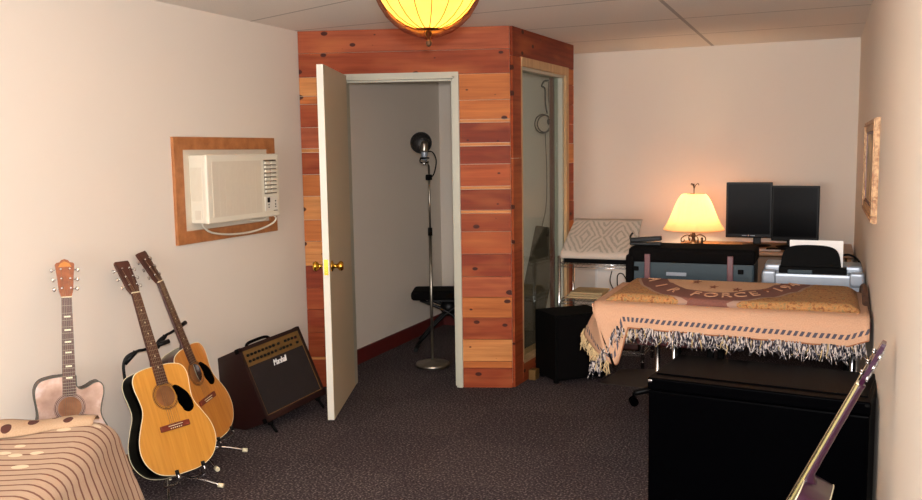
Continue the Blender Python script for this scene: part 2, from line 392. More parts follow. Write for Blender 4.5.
# cedar clad booth ---------------------------------------------------
RED = (160, 74, 40); RED2 = (172, 86, 46); DRED = (142, 60, 34); ORG = (200, 120, 62); LIT = (218, 150, 88); PNK = (176, 92, 58)
A = V((XL, 4.94, 0)); B = V((-1.869, 5.357, 0)); Cc = V((-1.80, 6.56, 0)); D = V((-2.03, YF, 0))
def zr(row): return (387.5-row)/361.5*CEIL
def planks(boards, length):
    """boards: (u0,u1,z0,z1,rgb); local x along wall, y=0 core face, boards stand proud towards -y"""
    bm = bmesh.new(); lay = bm.loops.layers.float_color.new('bcol')
    for (a, b, z0, z1, rgb) in boards:
        vs = boxb(bm, (a+.0008, -.018-random.random()*.002, z0+.0015), (b-.0008, 0, z1-.0015))
        k = lin(rgb); j = random.uniform(.93, 1.07)
        for f in set(f for v in vs for f in v.link_faces):
            for l in f.loops: l[lay] = (k[0]*j, k[1]*j, k[2]*j, 1)
    return bm
def place_wall(o, a, b):
    d = b-a; o.location = a; o.rotation_euler = (0, 0, math.atan2(d.y, d.x))
LF = (B-A).length
ul, ur = .285, 1.008          # door opening along the front wall (rough)
rows = [(27, 50, ORG), (50, 71.5, RED2)]
bd = []
bd.append((0, LF, zr(48), CEIL, PNK)); bd.append((0, LF, zr(71.5), zr(48), RED))
zt = zr(71.5); zh = 2.03
right = [(71.5, 97, ORG), (97, 116, ORG), (116, 119, LIT), (119, 139, DRED), (139, 142, LIT), (142, 160, DRED), (160, 182, RED2), (182, 185, LIT), (185, 206, DRED),
         (206, 209, LIT), (209, 227.5, RED), (227.5, 250, RED2), (250, 273, DRED), (273, 294, PNK), (294, 315, ORG), (315, 337.5, RED), (337.5, 360, LIT), (360, 367, ORG), (367, 387.5, RED)]
for a, b, k in right: bd.append((ur+.024, LF, max(0, zr(b)), zr(a), k))
left = [(71.5, 90, LIT), (90, 98, ORG), (98, 121, RED), (121, 142, PNK), (142, 146, LIT), (146, 168, RED), (168, 190, ORG), (190, 214, LIT), (214, 236, ORG), (236, 261, LIT),
        (261, 284, DRED), (284, 306, RED), (306, 330, DRED), (330, 356, RED), (356, 359, LIT), (359, 387.5, RED)]
for a, b, k in left: bd.append((0, ul-.04, max(0, zr(b)), zr(a), k))
o = struct('wall_booth_front', planks(bd, LF), 'cedar'); place_wall(o, A, B)
# core of the front wall with the door opening
bm = bmesh.new(); boxb(bm, (0, 0, 0), (ul, .1, CEIL)); boxb(bm, (ur, 0, 0), (LF-.005, .1, CEIL)); boxb(bm, (ul, 0, zh), (ur, .1, CEIL))
o = struct('wall_booth_inner', bm, 'boothwall'); place_wall(o, A, B)
# door casing / jamb
bm = bmesh.new()
boxb(bm, (ur-.004, -.024, 0), (ur+.022, .0, zh+.022)); boxb(bm, (ul-.038, -.024, 0), (ul+.004, .0, zh+.022)); boxb(bm, (ul+.004, -.024, zh-.004), (ur-.004, 0, zh+.022))
boxb(bm, (ur-.018, -.018, 0), (ur-.0, .1, zh)); boxb(bm, (ul, -.018, 0), (ul+.018, .1, zh)); boxb(bm, (ul, -.018, zh-.018), (ur, .1, zh))
boxb(bm, (ur-.03, .03, 0), (ur-.018, .055, zh-.018)); boxb(bm, (ul+.018, .03, zh-.03), (ur-.018, .055, zh-.018))
o = struct('trim_1', bm, 'jamb'); place_wall(o, A, B)
# side wall with the tall glazed opening
LS = (Cc-B).length
wl, wr, wt = .155, 1.0, 2.128
bd = [(0, LS, wt+.02, CEIL, DRED), (0, wl-.012, 0, .30, RED), (0, wl-.012, .30, .95, RED), (0, wl-.012, .95, 1.5, RED2), (0, wl-.012, 1.5, wt+.02, RED)]
zz = 0
for i in range(16):
    z1 = min(zz+.145, wt+.02); bd.append((wr+.075, LS, zz, z1, (RED, DRED, ORG, RED2, PNK, LIT)[(i*5+i//3) % 6])); zz = z1
    if zz >= wt+.02: break
bd.append((wl-.012, wr+.07, 0, .14, RED))
o = struct('wall_booth_side', planks(bd, LS), 'cedar'); place_wall(o, B, Cc)
bm = bmesh.new(); boxb(bm, (.1, 0, 0), (wl, .1, CEIL)); boxb(bm, (wr+.02, 0, 0), (LS, .1, CEIL)); boxb(bm, (wl, 0, wt), (wr+.02, .1, CEIL)); boxb(bm, (wl, 0, 0), (wr+.02, .1, .13))
o = struct('wall_booth_lining', bm, 'boothwall'); place_wall(o, B, Cc)
bm = bmesh.new(); d = D-Cc; boxb(bm, (0, 0, 0), (d.length, .1, CEIL)); o = struct('wall_booth_return', bm, 'wall'); place_wall(o, Cc, D)
win = empty('window_1'); win['kind'] = 'structure'; place_wall(win, B, Cc)
bm = bmesh.new()
boxb(bm, (wl-.012, -.026, wt-.035), (wr+.075, 0, wt+.022)); boxb(bm, (wr+.018, -.026, .14), (wr+.075, 0, wt-.035)); boxb(bm, (wl-.012, -.02, .14), (wl+.006, 0, wt-.035))
boxb(bm, (wl, -.02, .125), (wr+.018, .1, .15))
obj('casing', bm, 'pine', win)
bm = bmesh.new(); boxb(bm, (wr-.01, -.005, .15), (wr+.018, .1, wt-.035)); boxb(bm, (wl+.006, -.005, wt-.055), (wr+.018, .09, wt-.035)); obj('frame', bm, 'jamb', win)
bm = bmesh.new(); boxb(bm, (wr-.07, .045, .15), (wr-.045, .075, wt-.055)); obj('mullion', bm, 'redbase', win)
bm = bmesh.new(); boxb(bm, (wl+.006, .03, .15), (wr-.01, .036, wt-.055)); obj('pane', bm, 'glass', win)

# door: swung out past a right angle ---------------------------------
hinge = V((-2.985, 5.0, 0)) ; hinge = A+(B-A).normalized()*(ul+.0)+V((0, 0, 0)); hinge = V((-2.865, 4.985, 0))
free = V((-2.612, 4.29, 0))
dv = (free-hinge); dl = dv.length
door = empty('door_1', (hinge.x, hinge.y, 0)); door.rotation_euler = (0, 0, math.atan2(dv.y, dv.x)); door['kind'] = 'structure'
bm = rbox((dl/2, 0, .012+1.015), (dl, .04, 2.03), .002, 1)
for f in bm.faces: f.material_index = 1 if abs(f.normal.y) > .5 else 0
obj('door_leaf', bm, ('white', 'doorface'), door)
for sgn in (-1, 1):
    bm = bmesh.new()
    lathe(bm, [(0, .0), (.032, .0), (.032, .006), (.014, .012), (.011, .03), (.016, .036), (.027, .045), (.029, .056), (.024, .066), (0, .07)], 20, (dl-.062, sgn*.02, .905), (0, sgn, 0))
    obj('knob', bm, 'brass', door)
bm = bmesh.new(); boxb(bm, (dl-.002, -.012, .86), (dl+.0015, .012, .95)); boxb(bm, (dl, -.006, .897), (dl+.006, .006, .913)); obj('latch', bm, 'brass', door)
for zz in (.25, 1.05, 1.82):
    bm = bmesh.new(); cyl(bm, (-.004, -.022, zz-.045), (-.004, -.022, zz+.045), .006, 8); boxb(bm, (0, -.0215, zz-.045), (.03, -.019, zz+.045)); obj('hinge', bm, 'brass', door)

# air conditioner ----------------------------------------------------
y0, y1, z0, z1, fwid = 3.69, 4.60, 1.078, 1.648, .068
bm = bmesh.new(); x = XL; xx = XL+.02
def mitre(a, b, c, d):
    prism(bm, [(XL, *p) for p in (a, b, c, d)], (.02, 0, 0))
mitre((y0, z1), (y1, z1), (y1-fwid, z1-fwid), (y0+fwid, z1-fwid)); mitre((y0, z0), (y0, z1), (y0+fwid, z1-fwid), (y0+fwid, z0+fwid))
mitre((y1, z1), (y1, z0), (y1-fwid, z0+fwid), (y1-fwid, z1-fwid)); mitre((y1, z0), (y0, z0), (y0+fwid, z0+fwid), (y1-fwid, z0+fwid))
o = struct('trim_2', bm, 'oak')
bm = bmesh.new(); boxb(bm, (XL, y0+fwid, z0+fwid), (XL+.006, y1-fwid, z1-fwid)); struct('trim_3', bm, 'ivorydk')
ac = thing('air_conditioner', 'ivory window air conditioner set in the wood framed opening of the left wall', 'air conditioner', (XL+.006, 3.815, 1.185))
W_, Hh = .66, .365
obj('cabinet', rbox((.045, W_/2, Hh/2), (.088, W_, Hh), .006), 'ivory', ac)
obj('front_panel', rbox((.107, W_/2-.004, Hh/2), (.034, W_+.012, Hh+.006), .012, 3), 'ivory', ac)
bm = bmesh.new()
for i in range(30):
    zz = .035+i*.0098; boxb(bm, (.1242, .035, zz), (.1262, .475, zz+.0078))
for i in range(9):
    yy = .035+i*.055; boxb(bm, (.124, yy-.001, .033), (.1264, yy+.001, .328))
boxb(bm, (.1225, .033, .03), (.1249, .477, .33))
obj('intake_grille', bm, 'ivorydk', ac)
lv = obj('vent_recess', rbox((.1235, .567, .233), (.003, .125, .20), .001, 1), 'steel', ac)
for i in range(8):
    for j in range(2):
        obj('louver', rbox((.130, .535+j*.062, .150+i*.0235), (.012, .054, .0165), .003, 2, Matrix.Rotation(.4, 3, 'Y')), 'ivory', ac)
obj('control_panel', rbox((.1255, .567, .075), (.004, .125, .085), .0015, 1), 'white', ac)
bm = bmesh.new(); boxb(bm, (.127, .525, .083), (.1295, .55, .112)); obj('display', bm, 'black', ac)
for yy, zz in ((.537, .055), (.537, .07), (.605, .09), (.605, .07), (.605, .055)):
    bm = bmesh.new(); lathe(bm, [(.004, 0), (.004, .003), (0, .0035)], 10, (.1275, yy, zz), (1, 0, 0)); obj('button', bm, 'blackmatte', ac)
bm = bmesh.new(); boxb(bm, (.1272, .585, .03), (.1282, .625, .036)); obj('badge', bm, 'steel', ac)
bm = bmesh.new(); boxb(bm, (.03, -.0015, .02), (.07, .0, .07))
for i in range(9): boxb(bm, (.012+i*.008, -.002, .12), (.016+i*.008, 0, .30))
obj('side_vents', bm, 'ivorydk', ac)
bm = bmesh.new(); tube(bm, [(.08, .62, .02), (.09, .66, -.02), (.07, .63, -.055), (.04, .5, -.085), (.03, .3, -.085), (.03, .13, -.06), (.03, .06, -.02), (.03, .06, .005)], .006, 8, smooth=8)
tube(bm, [(.07, .60, .0), (.07, .56, -.022), (.05, .48, -.02), (.04, .44, .004)], .006, 8, smooth=8)
obj('power_cord', bm, 'cord', ac)

# picture on the right wall ------------------------------------------
pc = thing('framed_picture', 'gilt framed picture hung on the right wall', 'picture', (XR, 4.65, 1.438))
bm = bmesh.new(); hw, hh = .51, .226
def ring(x0, x1, a, b, c, d):
    for (ya, za, yb, zb) in ((-a, c, a, d), (-a, -d, a, -c)): boxb(bm, (-x1, ya, za), (-x0, yb, zb))
    for (ya, za, yb, zb) in ((-a, -c, -b, c), (b, -c, a, c)): boxb(bm, (-x1, ya, za), (-x0, yb, zb))
ring(.0005, .020, hw, hw-.05, hh-.05, hh); ring(.021, .026, hw-.004, hw-.02, hh-.02, hh-.004)
obj('frame', bm, 'gilt', pc)
bm = bmesh.new(); boxb(bm, (-.010, -hw+.051, -hh+.051), (-.002, hw-.05, hh-.05)); obj('canvas', bm, 'canvas', pc)
bm = bmesh.new(); ring(.0105, .015, hw-.051, hw-.062, hh-.062, hh-.051); obj('liner', bm, 'burg', pc)

# ceiling lamp --------------------------------------------------------
cl = thing('ceiling_lamp', 'stained glass bowl lamp glowing yellow below the ceiling', 'ceiling lamp', (LAMP.x, LAMP.y, CEIL))
prof = [(.012, -.335), (.05, -.332), (.085, -.318), (.12, -.295), (.15, -.265), (.172, -.232), (.188, -.198), (.198, -.165), (.203, -.14)]
bm = bmesh.new(); lathe(bm, prof, 48)
bmesh.ops.delete(bm, geom=[f for f in bm.faces if len(f.verts) > 4], context='FACES_ONLY')
obj('glass_bowl', bm, 'bowl', cl, solid=.003)
bm = bmesh.new()
for k in range(16):
    a = 2*PI*(k+.3)/16; tube(bm, [((r+.001)*math.cos(a), (r+.001)*math.sin(a), z-.001) for r, z in prof], .0019, 5)
for rr, z in ((.2035, -.14),): tube(bm, [(rr*math.cos(2*PI*k/40), rr*math.sin(2*PI*k/40), z) for k in range(41)], .004, 6, cap=False)
obj('leading', bm, 'iron', cl)
bm = bmesh.new()
p2 = [(.006, -.375), (.02, -.368), (.05, -.36), (.09, -.345), (.125, -.32), (.155, -.29), (.18, -.25), (.198, -.21), (.21, -.17), (.216, -.145)]
lathe(bm, p2, 48); bmesh.ops.delete(bm, geom=[f for f in bm.faces if len(f.verts) > 4], context='FACES_ONLY')
obj('outer_glass', bm, 'amber', cl)
bm = bmesh.new(); lathe(bm, [(0, -.40), (.008, -.395), (.011, -.385), (.008, -.374), (.005, -.37), (.010, -.36), (.013, -.35), (.007, -.34), (.03, -.336), (.036, -.331), (.0, -.328)], 20); obj('finial', bm, 'iron', cl)
bm = bmesh.new(); lathe(bm, [(0, -.05), (.03, -.048), (.065, -.02), (.07, 0), (0, 0)], 24); cyl(bm, (0, 0, -.05), (0, 0, -.33), .006, 8); obj('canopy', bm, 'iron', cl)
for k in range(3):
    a = 2*PI*k/3; bm = bmesh.new(); tube(bm, [(.03*math.cos(a), .03*math.sin(a), -.03), (.205*math.cos(a), .205*math.sin(a), -.138)], .004, 6); obj('arm', bm, 'iron', cl)

# ------------------------------------------------------------------ guitars
def half_outline():
    return [(0, 0), (.07, .003), (.14, .028), (.182, .075), (.198, .13), (.19, .19), (.163, .25), (.14, .295), (.132, .33), (.136, .375), (.143, .42), (.14, .46), (.118, .49), (.07, .503), (.03, .505)]
def outline(cut=False):
    h = half_outline()
    r = [V((x, 0, z)) for x, z in h]
    if cut: r = [V((x, 0, z)) for x, z in h[:9]] + [V(p) for p in ((.137, 0, .37), (.146, 0, .41), (.145, 0, .445), (.128, 0, .466), (.104, 0, .463), (.078, 0, .448), (.052, 0, .44), (.034, 0, .452), (.03, 0, .47), (.03, 0, .505))]
    l = [V((-x, 0, z)) for x, z in h]
    a = spline(r, 5); b = spline(l, 5)
    return a + b[::-1][:-1]
def rotm(a, b, c):
    return Matrix.Rotation(a, 4, 'Z') @ Matrix.Rotation(b, 4, 'X') @ Matrix.Rotation(c, 4, 'Y')
def guitar(name, label, pos, ang, sc, top, side, head='rosewood', cut=False, guard=True, bind='cream', depth=.1, headshape='flat', frets=20, pitch=.23, hsc=1):
    mw = Matrix.Translation(pos) @ rotm(*ang) @ Matrix.Scale(sc, 4)
    g = thing(name, label, 'guitar', mat=mw)
    ol = outline(cut); n = len(ol); zh_, rh = .36, .05
    # sides and back, hollow
    bm = bmesh.new()
    def dz(p): return depth*(1-.12*(p.z/.505))
    a = [bm.verts.new(p) for p in ol]; b = [bm.verts.new((p.x, dz(p), p.z)) for p in ol]
    for i in range(n): f = bm.faces.new((a[i], a[(i+1) % n], b[(i+1) % n], b[i])); f.smooth = True
    ed = [bm.edges.get((b[i], b[(i+1) % n])) for i in range(n)]
    tf = bmesh.ops.triangle_fill(bm, edges=ed, use_beauty=True)
    for f in tf['geom']:
        if isinstance(f, bmesh.types.BMFace): f.material_index = 1
    obj('body', bm, (side, 'oak' if side != 'purple' else side), g)
    # soundboard with a real hole
    bm = bmesh.new(); e = []
    for pts in (ol, [V((rh*math.cos(2*PI*k/28), 0, zh_+rh*math.sin(2*PI*k/28))) for k in range(28)]):
        vs = [bm.verts.new((p.x, -.0008, p.z)) for p in pts]
        e += [bm.edges.new((vs[i], vs[(i+1) % len(vs)])) for i in range(len(vs))]
    bmesh.ops.triangle_fill(bm, edges=e, use_beauty=True)
    ext = bmesh.ops.extrude_face_region(bm, geom=bm.faces[:])
    bmesh.ops.translate(bm, verts=[v for v in ext['geom'] if isinstance(v, bmesh.types.BMVert)], vec=(0, -.0025, 0))
    sb = obj('soundboard', bm, top, g)
    bm = bmesh.new(); tube(bm, [(p.x, -.002, p.z) for p in ol]+[(ol[0].x, -.002, ol[0].z)], .0022 if bind == 'cream' else .0028, 6, cap=False); tube(bm, [(p.x, dz(p), p.z) for p in ol]+[(ol[0].x, dz(ol[0]), ol[0].z)], .0022, 6, cap=False); obj('binding', bm, bind if bind != 'dark' else 'darkbind', g)
    bm = bmesh.new()
    for rr, wd in ((.054, .0012), (.0605, .0022), (.066, .001)):
        for k in range(32):
            a0, a1 = 2*PI*k/32, 2*PI*(k+1)/32
            poly_face(bm, [((rr-wd)*math.cos(a0), -.0038, zh_+(rr-wd)*math.sin(a0)), ((rr+wd)*math.cos(a0), -.0038, zh_+(rr+wd)*math.sin(a0)), ((rr+wd)*math.cos(a1), -.0038, zh_+(rr+wd)*math.sin(a1)), ((rr-wd)*math.cos(a1), -.0038, zh_+(rr-wd)*math.sin(a1))])
    obj('rosette', bm, 'rosewood', g)
    if guard:
        bm = bmesh.new(); pts = spline([(.046, 0, .395), (.062, 0, .40), (.085, 0, .385), (.115, 0, .35), (.128, 0, .31), (.125, 0, .275), (.10, 0, .26), (.075, 0, .27), (.066, 0, .29), (.054, 0, .315), (.056, 0, .345), (.053, 0, .37), (.046, 0, .395)], 4)[:-1]
        prism(bm, [(p.x, -.0035, p.z) for p in pts], (0, -.0015, 0)); obj('pickguard', bm, 'blackgloss', g)
    br = obj('bridge', rbox((0, -.009, .215), (.155, .010, .028), .004), 'bridge', g)
    obj('saddle', rbox((0, -.0155, .219), (.075, .004, .003), .001, 1), 'cream', br)
    bm = bmesh.new()
    for k in range(6): lathe(bm, [(.0028, 0), (.0028, .003), (0, .0045)], 8, (-.027+k*.0108, -.014, .208), (0, -1, 0))
    obj('bridge_pins', bm, 'cream', br)
    # neck
    z_e, z_n = .415, .863
    bm = bmesh.new(); rings = []
    for z, wd, dp in ((.46, .028, .05), (.50, .028, .045), (.53, .0275, .022), (.70, .0245, .02), (.85, .0215, .019), (.868, .022, .02)):
        rings.append([bm.verts.new((wd*math.cos(a), -.004+dp*max(0, math.sin(a)), z)) for a in [PI*k/8 for k in range(9)]])
    for p, q in zip(rings, rings[1:]):
        for k in range(9): f = bm.faces.new((p[k], p[(k+1) % 9], q[(k+1) % 9], q[k])); f.smooth = k < 8
    bm.faces.new(rings[0]); bm.faces.new(rings[-1][::-1])
    obj('neck', bm, 'mahog' if side != 'purple' else 'purple', g)
    bm = bmesh.new(); pts = [(-.029, -.004, z_e), (.029, -.004, z_e), (.0215, -.004, z_n), (-.0215, -.004, z_n)]; prism(bm, pts, (0, -.006, 0))
    sc_l = .645
    for k in range(1, frets+1):
        z = z_n-sc_l*(1-2**(-k/12))
        if z < z_e+.004: break
        wd = .0215+(z_n-z)/(z_n-z_e)*.0072; boxb(bm, (-wd, -.0108, z-.0009), (wd, -.0098, z+.0009), 1)
    for k in (3, 5, 7, 9, 12, 15):
        z = z_n-sc_l*(1-(2**(-k/12)+2**(-(k-1)/12))/2); iw = .014 if cut else .003
        boxb(bm, (-iw, -.0106, z-.0035), (iw, -.0098, z+.0035), 2)
    obj('fretboard', bm, ('rosewood', 'fret', 'cream') if side != 'purple' else ('olivecream', 'fret', 'olivecream'), g)
    obj('nut', rbox((0, -.008, z_n+.003), (.043, .009, .005), .001, 1), 'cream', g)
    # headstock, pitched back
    hd = bmesh.new()
    if headshape == 'flat': hp = [(-.021, .866), (.021, .866), (.03, .895), (.037, 1.03), (.034, 1.04), (-.034, 1.04), (-.037, 1.03), (-.03, .895)]
    elif headshape == 'crown': hp = [(-.021, .866), (.021, .866), (.030, .895), (.035, .96), (.041, 1.02), (.036, 1.027), (.022, 1.03), (.014, 1.04), (0, 1.045), (-.014, 1.04), (-.022, 1.03), (-.036, 1.027), (-.041, 1.02), (-.035, .96), (-.030, .895)]
    prism(hd, [(x, 0, (z-.866)*hsc) for x, z in hp], (0, .015*hsc, 0))
    hm = Matrix.Translation((0, -.007, .866)) @ Matrix.Rotation(-pitch, 4, 'X')
    bmesh.ops.transform(hd, matrix=hm, verts=hd.verts[:])
    hs = obj('headstock', hd, head, g)
    if headshape == 'crown':
        bm = bmesh.new(); prism(bm, [(-.028, 0, .142), (.028, 0, .142), (.02, 0, .156), (.008, 0, .164), (0, 0, .168), (-.008, 0, .164), (-.02, 0, .156)], (0, -.001, 0))
        bmesh.ops.transform(bm, matrix=hm, verts=bm.verts[:]); obj('inlay', bm, 'spruce2', hs)
    for s_ in (-1, 1):
        for k in range(3):
            z = (.04+k*.045)*hsc; bm = bmesh.new(); ww = .03+.0035*k
            cyl(bm, (s_*.019, -.012, z), (s_*.019, .0, z), .004, 8); cyl(bm, (s_*.019, .012, z), (s_*(ww+.012), .012, z), .0028, 6)
            bmesh.ops.create_uvsphere(bm, u_segments=10, v_segments=6, radius=.5, matrix=Matrix.Translation((s_*(ww+.019), .012, z)) @ Matrix.Diagonal((.016, .009, .02, 1)))
            box(bm, (s_*.02, .0165, z), (.018, .005, .03))
            bmesh.ops.transform(bm, matrix=hm, verts=bm.verts[:])
            obj('tuner', bm, 'chrome', g, smooth=False)
    for k in range(6):
        xb = -.027+k*.0108; xn = -.0175+k*.007; bm = bmesh.new()
        tube(bm, [(xb, -.017, .219), (xn, -.0135, z_n+.004), (V(hm @ V(((-1 if k < 3 else 1)*.019, -.006, (.04+.045*(k if k < 3 else 5-k))*hsc))))], .0005 if k > 2 else .0008, 4)
        obj('string', bm, 'string', g)
    return g, mw
g2, mw2 = guitar('acoustic_guitar', 'natural top acoustic guitar with black sides, nearest of those on black stands', (-2.665, 3.112, .112), (1.32, -.395, -.004), 1, 'spruce', 'blackgloss')
g3, mw3 = guitar('acoustic_guitar', 'darker amber acoustic guitar with mahogany sides between the front guitar and the amplifier', (-2.805, 3.54, .125), (1.70, -.30, -.11), .98, 'spruce2', 'mahog')
g1, mw1 = guitar('acoustic_guitar', 'pearly pale cutaway acoustic guitar standing behind the striped throw', (-2.92, 2.69, .16), (.93, -.115, .045), .93, 'pearl', 'rosewood', head='headwood', cut=True, guard=False, bind='dark', headshape='crown')

def guitar_stand(label, mw, low=.0):
    st = thing('guitar_stand', label, 'guitar stand', (mw.translation.x, mw.translation.y, 0), group=None)
    inv = Matrix.Translation(-st.location)
    def L(x, y, z): return inv @ (mw @ V((x, y, z)))
    def fl(p, z=.012): return V((p.x, p.y, z))
    base = L(0, .17, 0); base.z = .06
    bm = bmesh.new()
    tube(bm, [base, L(-.02, .155, .18), L(-.09, .125, .42), L(-.105, .10, .53), L(-.09, .075, .585), L(-.04, .05, .60), L(.0, .045, .60), L(.10, .03, .61)], .007, 8, smooth=6)
    obj('upright', bm, 'black', st)
    for pa, pb in ((L(.055, .037, .605), L(.12, .027, .612)), (L(-.10, .085, .56), L(-.05, .05, .60))):
        bm = bmesh.new(); tube(bm, [pa, pb], .011, 10); obj('pad', bm, 'black', st)
    d = (mw.to_3x3() @ V((0, -1, 0))); d.z = 0; d.normalize(); s = V((-d.y, d.x, 0))
    for sg in (-1, 1):
        bm = bmesh.new(); b0 = V((base.x, base.y, .05))
        e0 = L(sg*.07, .10, -.035); e1 = L(sg*.07, -.02, -.03); e2 = L(sg*.07, -.028, .012)
        tube(bm, [b0, e0, e1, e2], .006, 8, smooth=4); cr = obj('cradle_arm', bm, 'chrome', st)
        bm = bmesh.new(); tube(bm, [L(sg*.07, -.0285, .0), L(sg*.07, -.03, .022)], .009, 8); obj('rubber_tip', bm, 'black', cr)
    for vec in (d*.21+s*.14, d*.21-s*.14, -d*.07+s*.06):
        bm = bmesh.new(); b0 = V((base.x, base.y, .055)); e = V((base.x+vec.x, base.y+vec.y, .012))
        tube(bm, [b0, b0+(e-b0)*.55+V((0, 0, .012)), e], .006, 8, smooth=4); lg = obj('leg', bm, 'chrome', st)
        bm = bmesh.new(); tube(bm, [e-(e-b0)*.05, e+(e-b0)*.05], .011, 8); obj('rubber_foot', bm, 'cream', lg)
    return st
guitar_stand('black tubular stand holding the nearest natural top guitar', mw2)
guitar_stand('black tubular stand holding the guitar beside the amplifier', mw3)

# purple guitar by the right wall
zax = V((.42, -.02, .908)).normalized(); view = V((.03, 2.9, -.85)).normalized()
nr = zax.cross(view).normalized()
if nr.x > 0: nr = -nr
nr = (nr+V((0, -.05, 0))); nr = (nr-zax*nr.dot(zax)).normalized()
xax = (-nr).cross(zax).normalized()
if xax.cross(-nr).dot(zax) < 0: xax = -xax
pm = Matrix.Identity(4)
for j in range(3): pm[j][0] = xax[j]; pm[j][1] = -nr[j]; pm[j][2] = zax[j]
PS = .965
org = V((.113, 2.85, .831))-zax*.863*PS
g4, mw4 = guitar('acoustic_guitar', 'dark purple guitar leaning against the right wall before the black trunk', (0, 0, 0), (0, 0, 0), PS, 'purple', 'purple', head='purple', guard=False, pitch=0, hsc=.86)
g4.matrix_world = Matrix.Translation(org) @ pm @ Matrix.Scale(PS, 4)

# ------------------------------------------------------------------ amplifier
AW, AH, AD = .53, .44, .285
amp = thing('guitar_amplifier', 'maroon combo guitar amplifier tilted back against the left wall', 'amplifier', mat=Matrix.Translation((-2.80, 4.235, .085)) @ rotm(1.437, -.40, -.068))
bm = rbox((0, AD/2+.005, AH/2), (AW-.002, AD-.01, AH-.002), .006, 3); obj('cabinet', bm, 'maroon', amp)
bm = bmesh.new(); e = .022
for a, b in (((-AW/2, -.003, 0), (-AW/2+e, .02, AH)), ((AW/2-e, -.003, 0), (AW/2, .02, AH)), ((-AW/2, -.003, 0), (AW/2, .02, e+.012)), ((-AW/2, -.003, AH-e), (AW/2, .02, AH))): boxb(bm, a, b)
obj('front_frame', bm, 'maroon', amp)
bm = bmesh.new(); gz0, gz1 = e+.012, AH-.115
boxb(bm, (-AW/2+e, .002, gz0), (AW/2-e, .012, gz1)); obj('speaker_grille', bm, 'grille', amp)
bm = bmesh.new()
for a, b in (((-AW/2+e, -.001, gz0), (AW/2-e, .003, gz0+.004)), ((-AW/2+e, -.001, gz0), (-AW/2+e+.004, .003, gz1)), ((AW/2-e-.004, -.001, gz0), (AW/2-e, .003, gz1)), ((-AW/2+e, -.001, gz1), (AW/2-e, .003, gz1+.004))): boxb(bm, a, b)
obj('piping', bm, 'gold', amp)
bm = bmesh.new(); boxb(bm, (-AW/2+e, .0, gz1+.004), (AW/2-e, .014, AH-e)); pn = obj('control_panel', bm, 'gold', amp)
for rw, zz in enumerate((gz1+.028, gz1+.062)):
    for k in range(14):
        xx = -AW/2+.05+k*.031 + (.012 if k > 7 else 0)
        if rw == 1 and k == 9: continue
        if rw == 0 and k == 12: continue
        bm = bmesh.new(); lathe(bm, [(.0085, 0), (.0085, .006), (.006, .012), (0, .012)], 10, (xx, 0, zz), (0, -1, 0)); obj('knob', bm, 'black', pn)
bm = bmesh.new(); boxb(bm, (AW/2-.075, -.003, gz1+.05), (AW/2-.05, 0, gz1+.068)); obj('power_switch', bm, 'redbase', pn)
bm = text_bm('Marshall', .046, .002, .35, .9)
bmesh.ops.transform(bm, matrix=Matrix.Translation((.005, -.002, gz1-.048)) @ Matrix.Rotation(PI/2, 4, 'X') @ Matrix.Diagonal((.82, 1.1, 1, 1)), verts=bm.verts[:]); obj('logo', bm, 'paper', amp)
bm = bmesh.new(); tube(bm, [(-.10, AD*.35, AH), (-.085, AD*.35, AH+.012), (-.05, AD*.35, AH+.018), (.05, AD*.35, AH+.018), (.085, AD*.35, AH+.012), (.10, AD*.35, AH)], .009, 8, smooth=5); obj('handle', bm, 'blackmatte', amp)
for sx in (-1, 1):
    for yy in (0.008, AD):
        for zz in (0, AH):
            obj('corner_cap', rbox((sx*(AW/2-.013), yy-(.012 if yy > .1 else -.008), zz-(.012 if zz else -.012)), (.032, .034, .03), .008, 2), 'blackmatte', amp)
for sx in (-1, 1):
    for yy in (.03, AD-.03):
        bm = bmesh.new(); lathe(bm, [(.016, -.02), (.018, 0), (0, 0)], 12, (sx*(AW/2-.05), yy, 0)); obj('foot', bm, 'blackmatte', amp)
for sx in (-1, 1):
    bm = bmesh.new(); tube(bm, [(sx*(AW/2-.05), .035, .0), (sx*(AW/2-.05), .01, -.075)], .008, 8); obj('tilt_leg', bm, 'blackmatte', amp)

# ------------------------------------------------------------------ ottoman with striped throw
import itertools
ang = math.radians(28); U = V((math.cos(ang), math.sin(ang), 0)); W = V((-math.sin(ang), math.cos(ang), 0))
P = V((-2.495, 2.55, 0))    # far right corner at top
ot = thing('ottoman', 'low ottoman under the striped throw against the left wall', 'ottoman', (P.x, P.y, 0), ang)
bm = rbox((-.215, -.42, .275), (.37, .78, .49), .04, 3); obj('cushion', bm, 'rosewood', ot)
for a, b in ((-.06, -.07), (-.06, -.77), (-.37, -.07), (-.37, -.77)):
    bm = bmesh.new(); cyl(bm, (a, b, 0), (a, b, .035), .02, 10); obj('foot', bm, 'black', ot)
def throw_pt(u, v):
    """u,v distances from the corner edges: u<0 on the top, u>0 down the end; v<0 on top, v>0 down the back"""
    r = .09
    def bend(s):
        # returns (outward, drop)
        if s < -r: return (s, 0)
        if s < -r+r*PI/2:
            a = (s+r)/r; return (-r+r*math.sin(a), r*(1-math.cos(a)))
        d = s-(-r+r*PI/2); return (d*.27, r+d*.96)
    xo, dx = bend(u); yo, dy = bend(v)
    z = .55-math.hypot(dx, dy) if min(dx, dy) > 0 else .55-dx-dy
    z = max(z, .012)
    z += .008*math.sin(9*u+3)*math.cos(7*v) if z > .3 else 0
    fl = .03*max(0, min(dx, 1))*math.sin(14*v)
    return V((xo+fl, yo+.02*max(0, min(dy, 1))*math.sin(16*u), z))
bm = bmesh.new(); uvl = bm.loops.layers.uv.new('UVMap')
NU, NV = 46, 50; us = [-.42+.86*i/NU for i in range(NU+1)]; vs_ = [-.92+1.32*j/NV for j in range(NV+1)]
gr = [[bm.verts.new(throw_pt(u, v)) for v in vs_] for u in us]
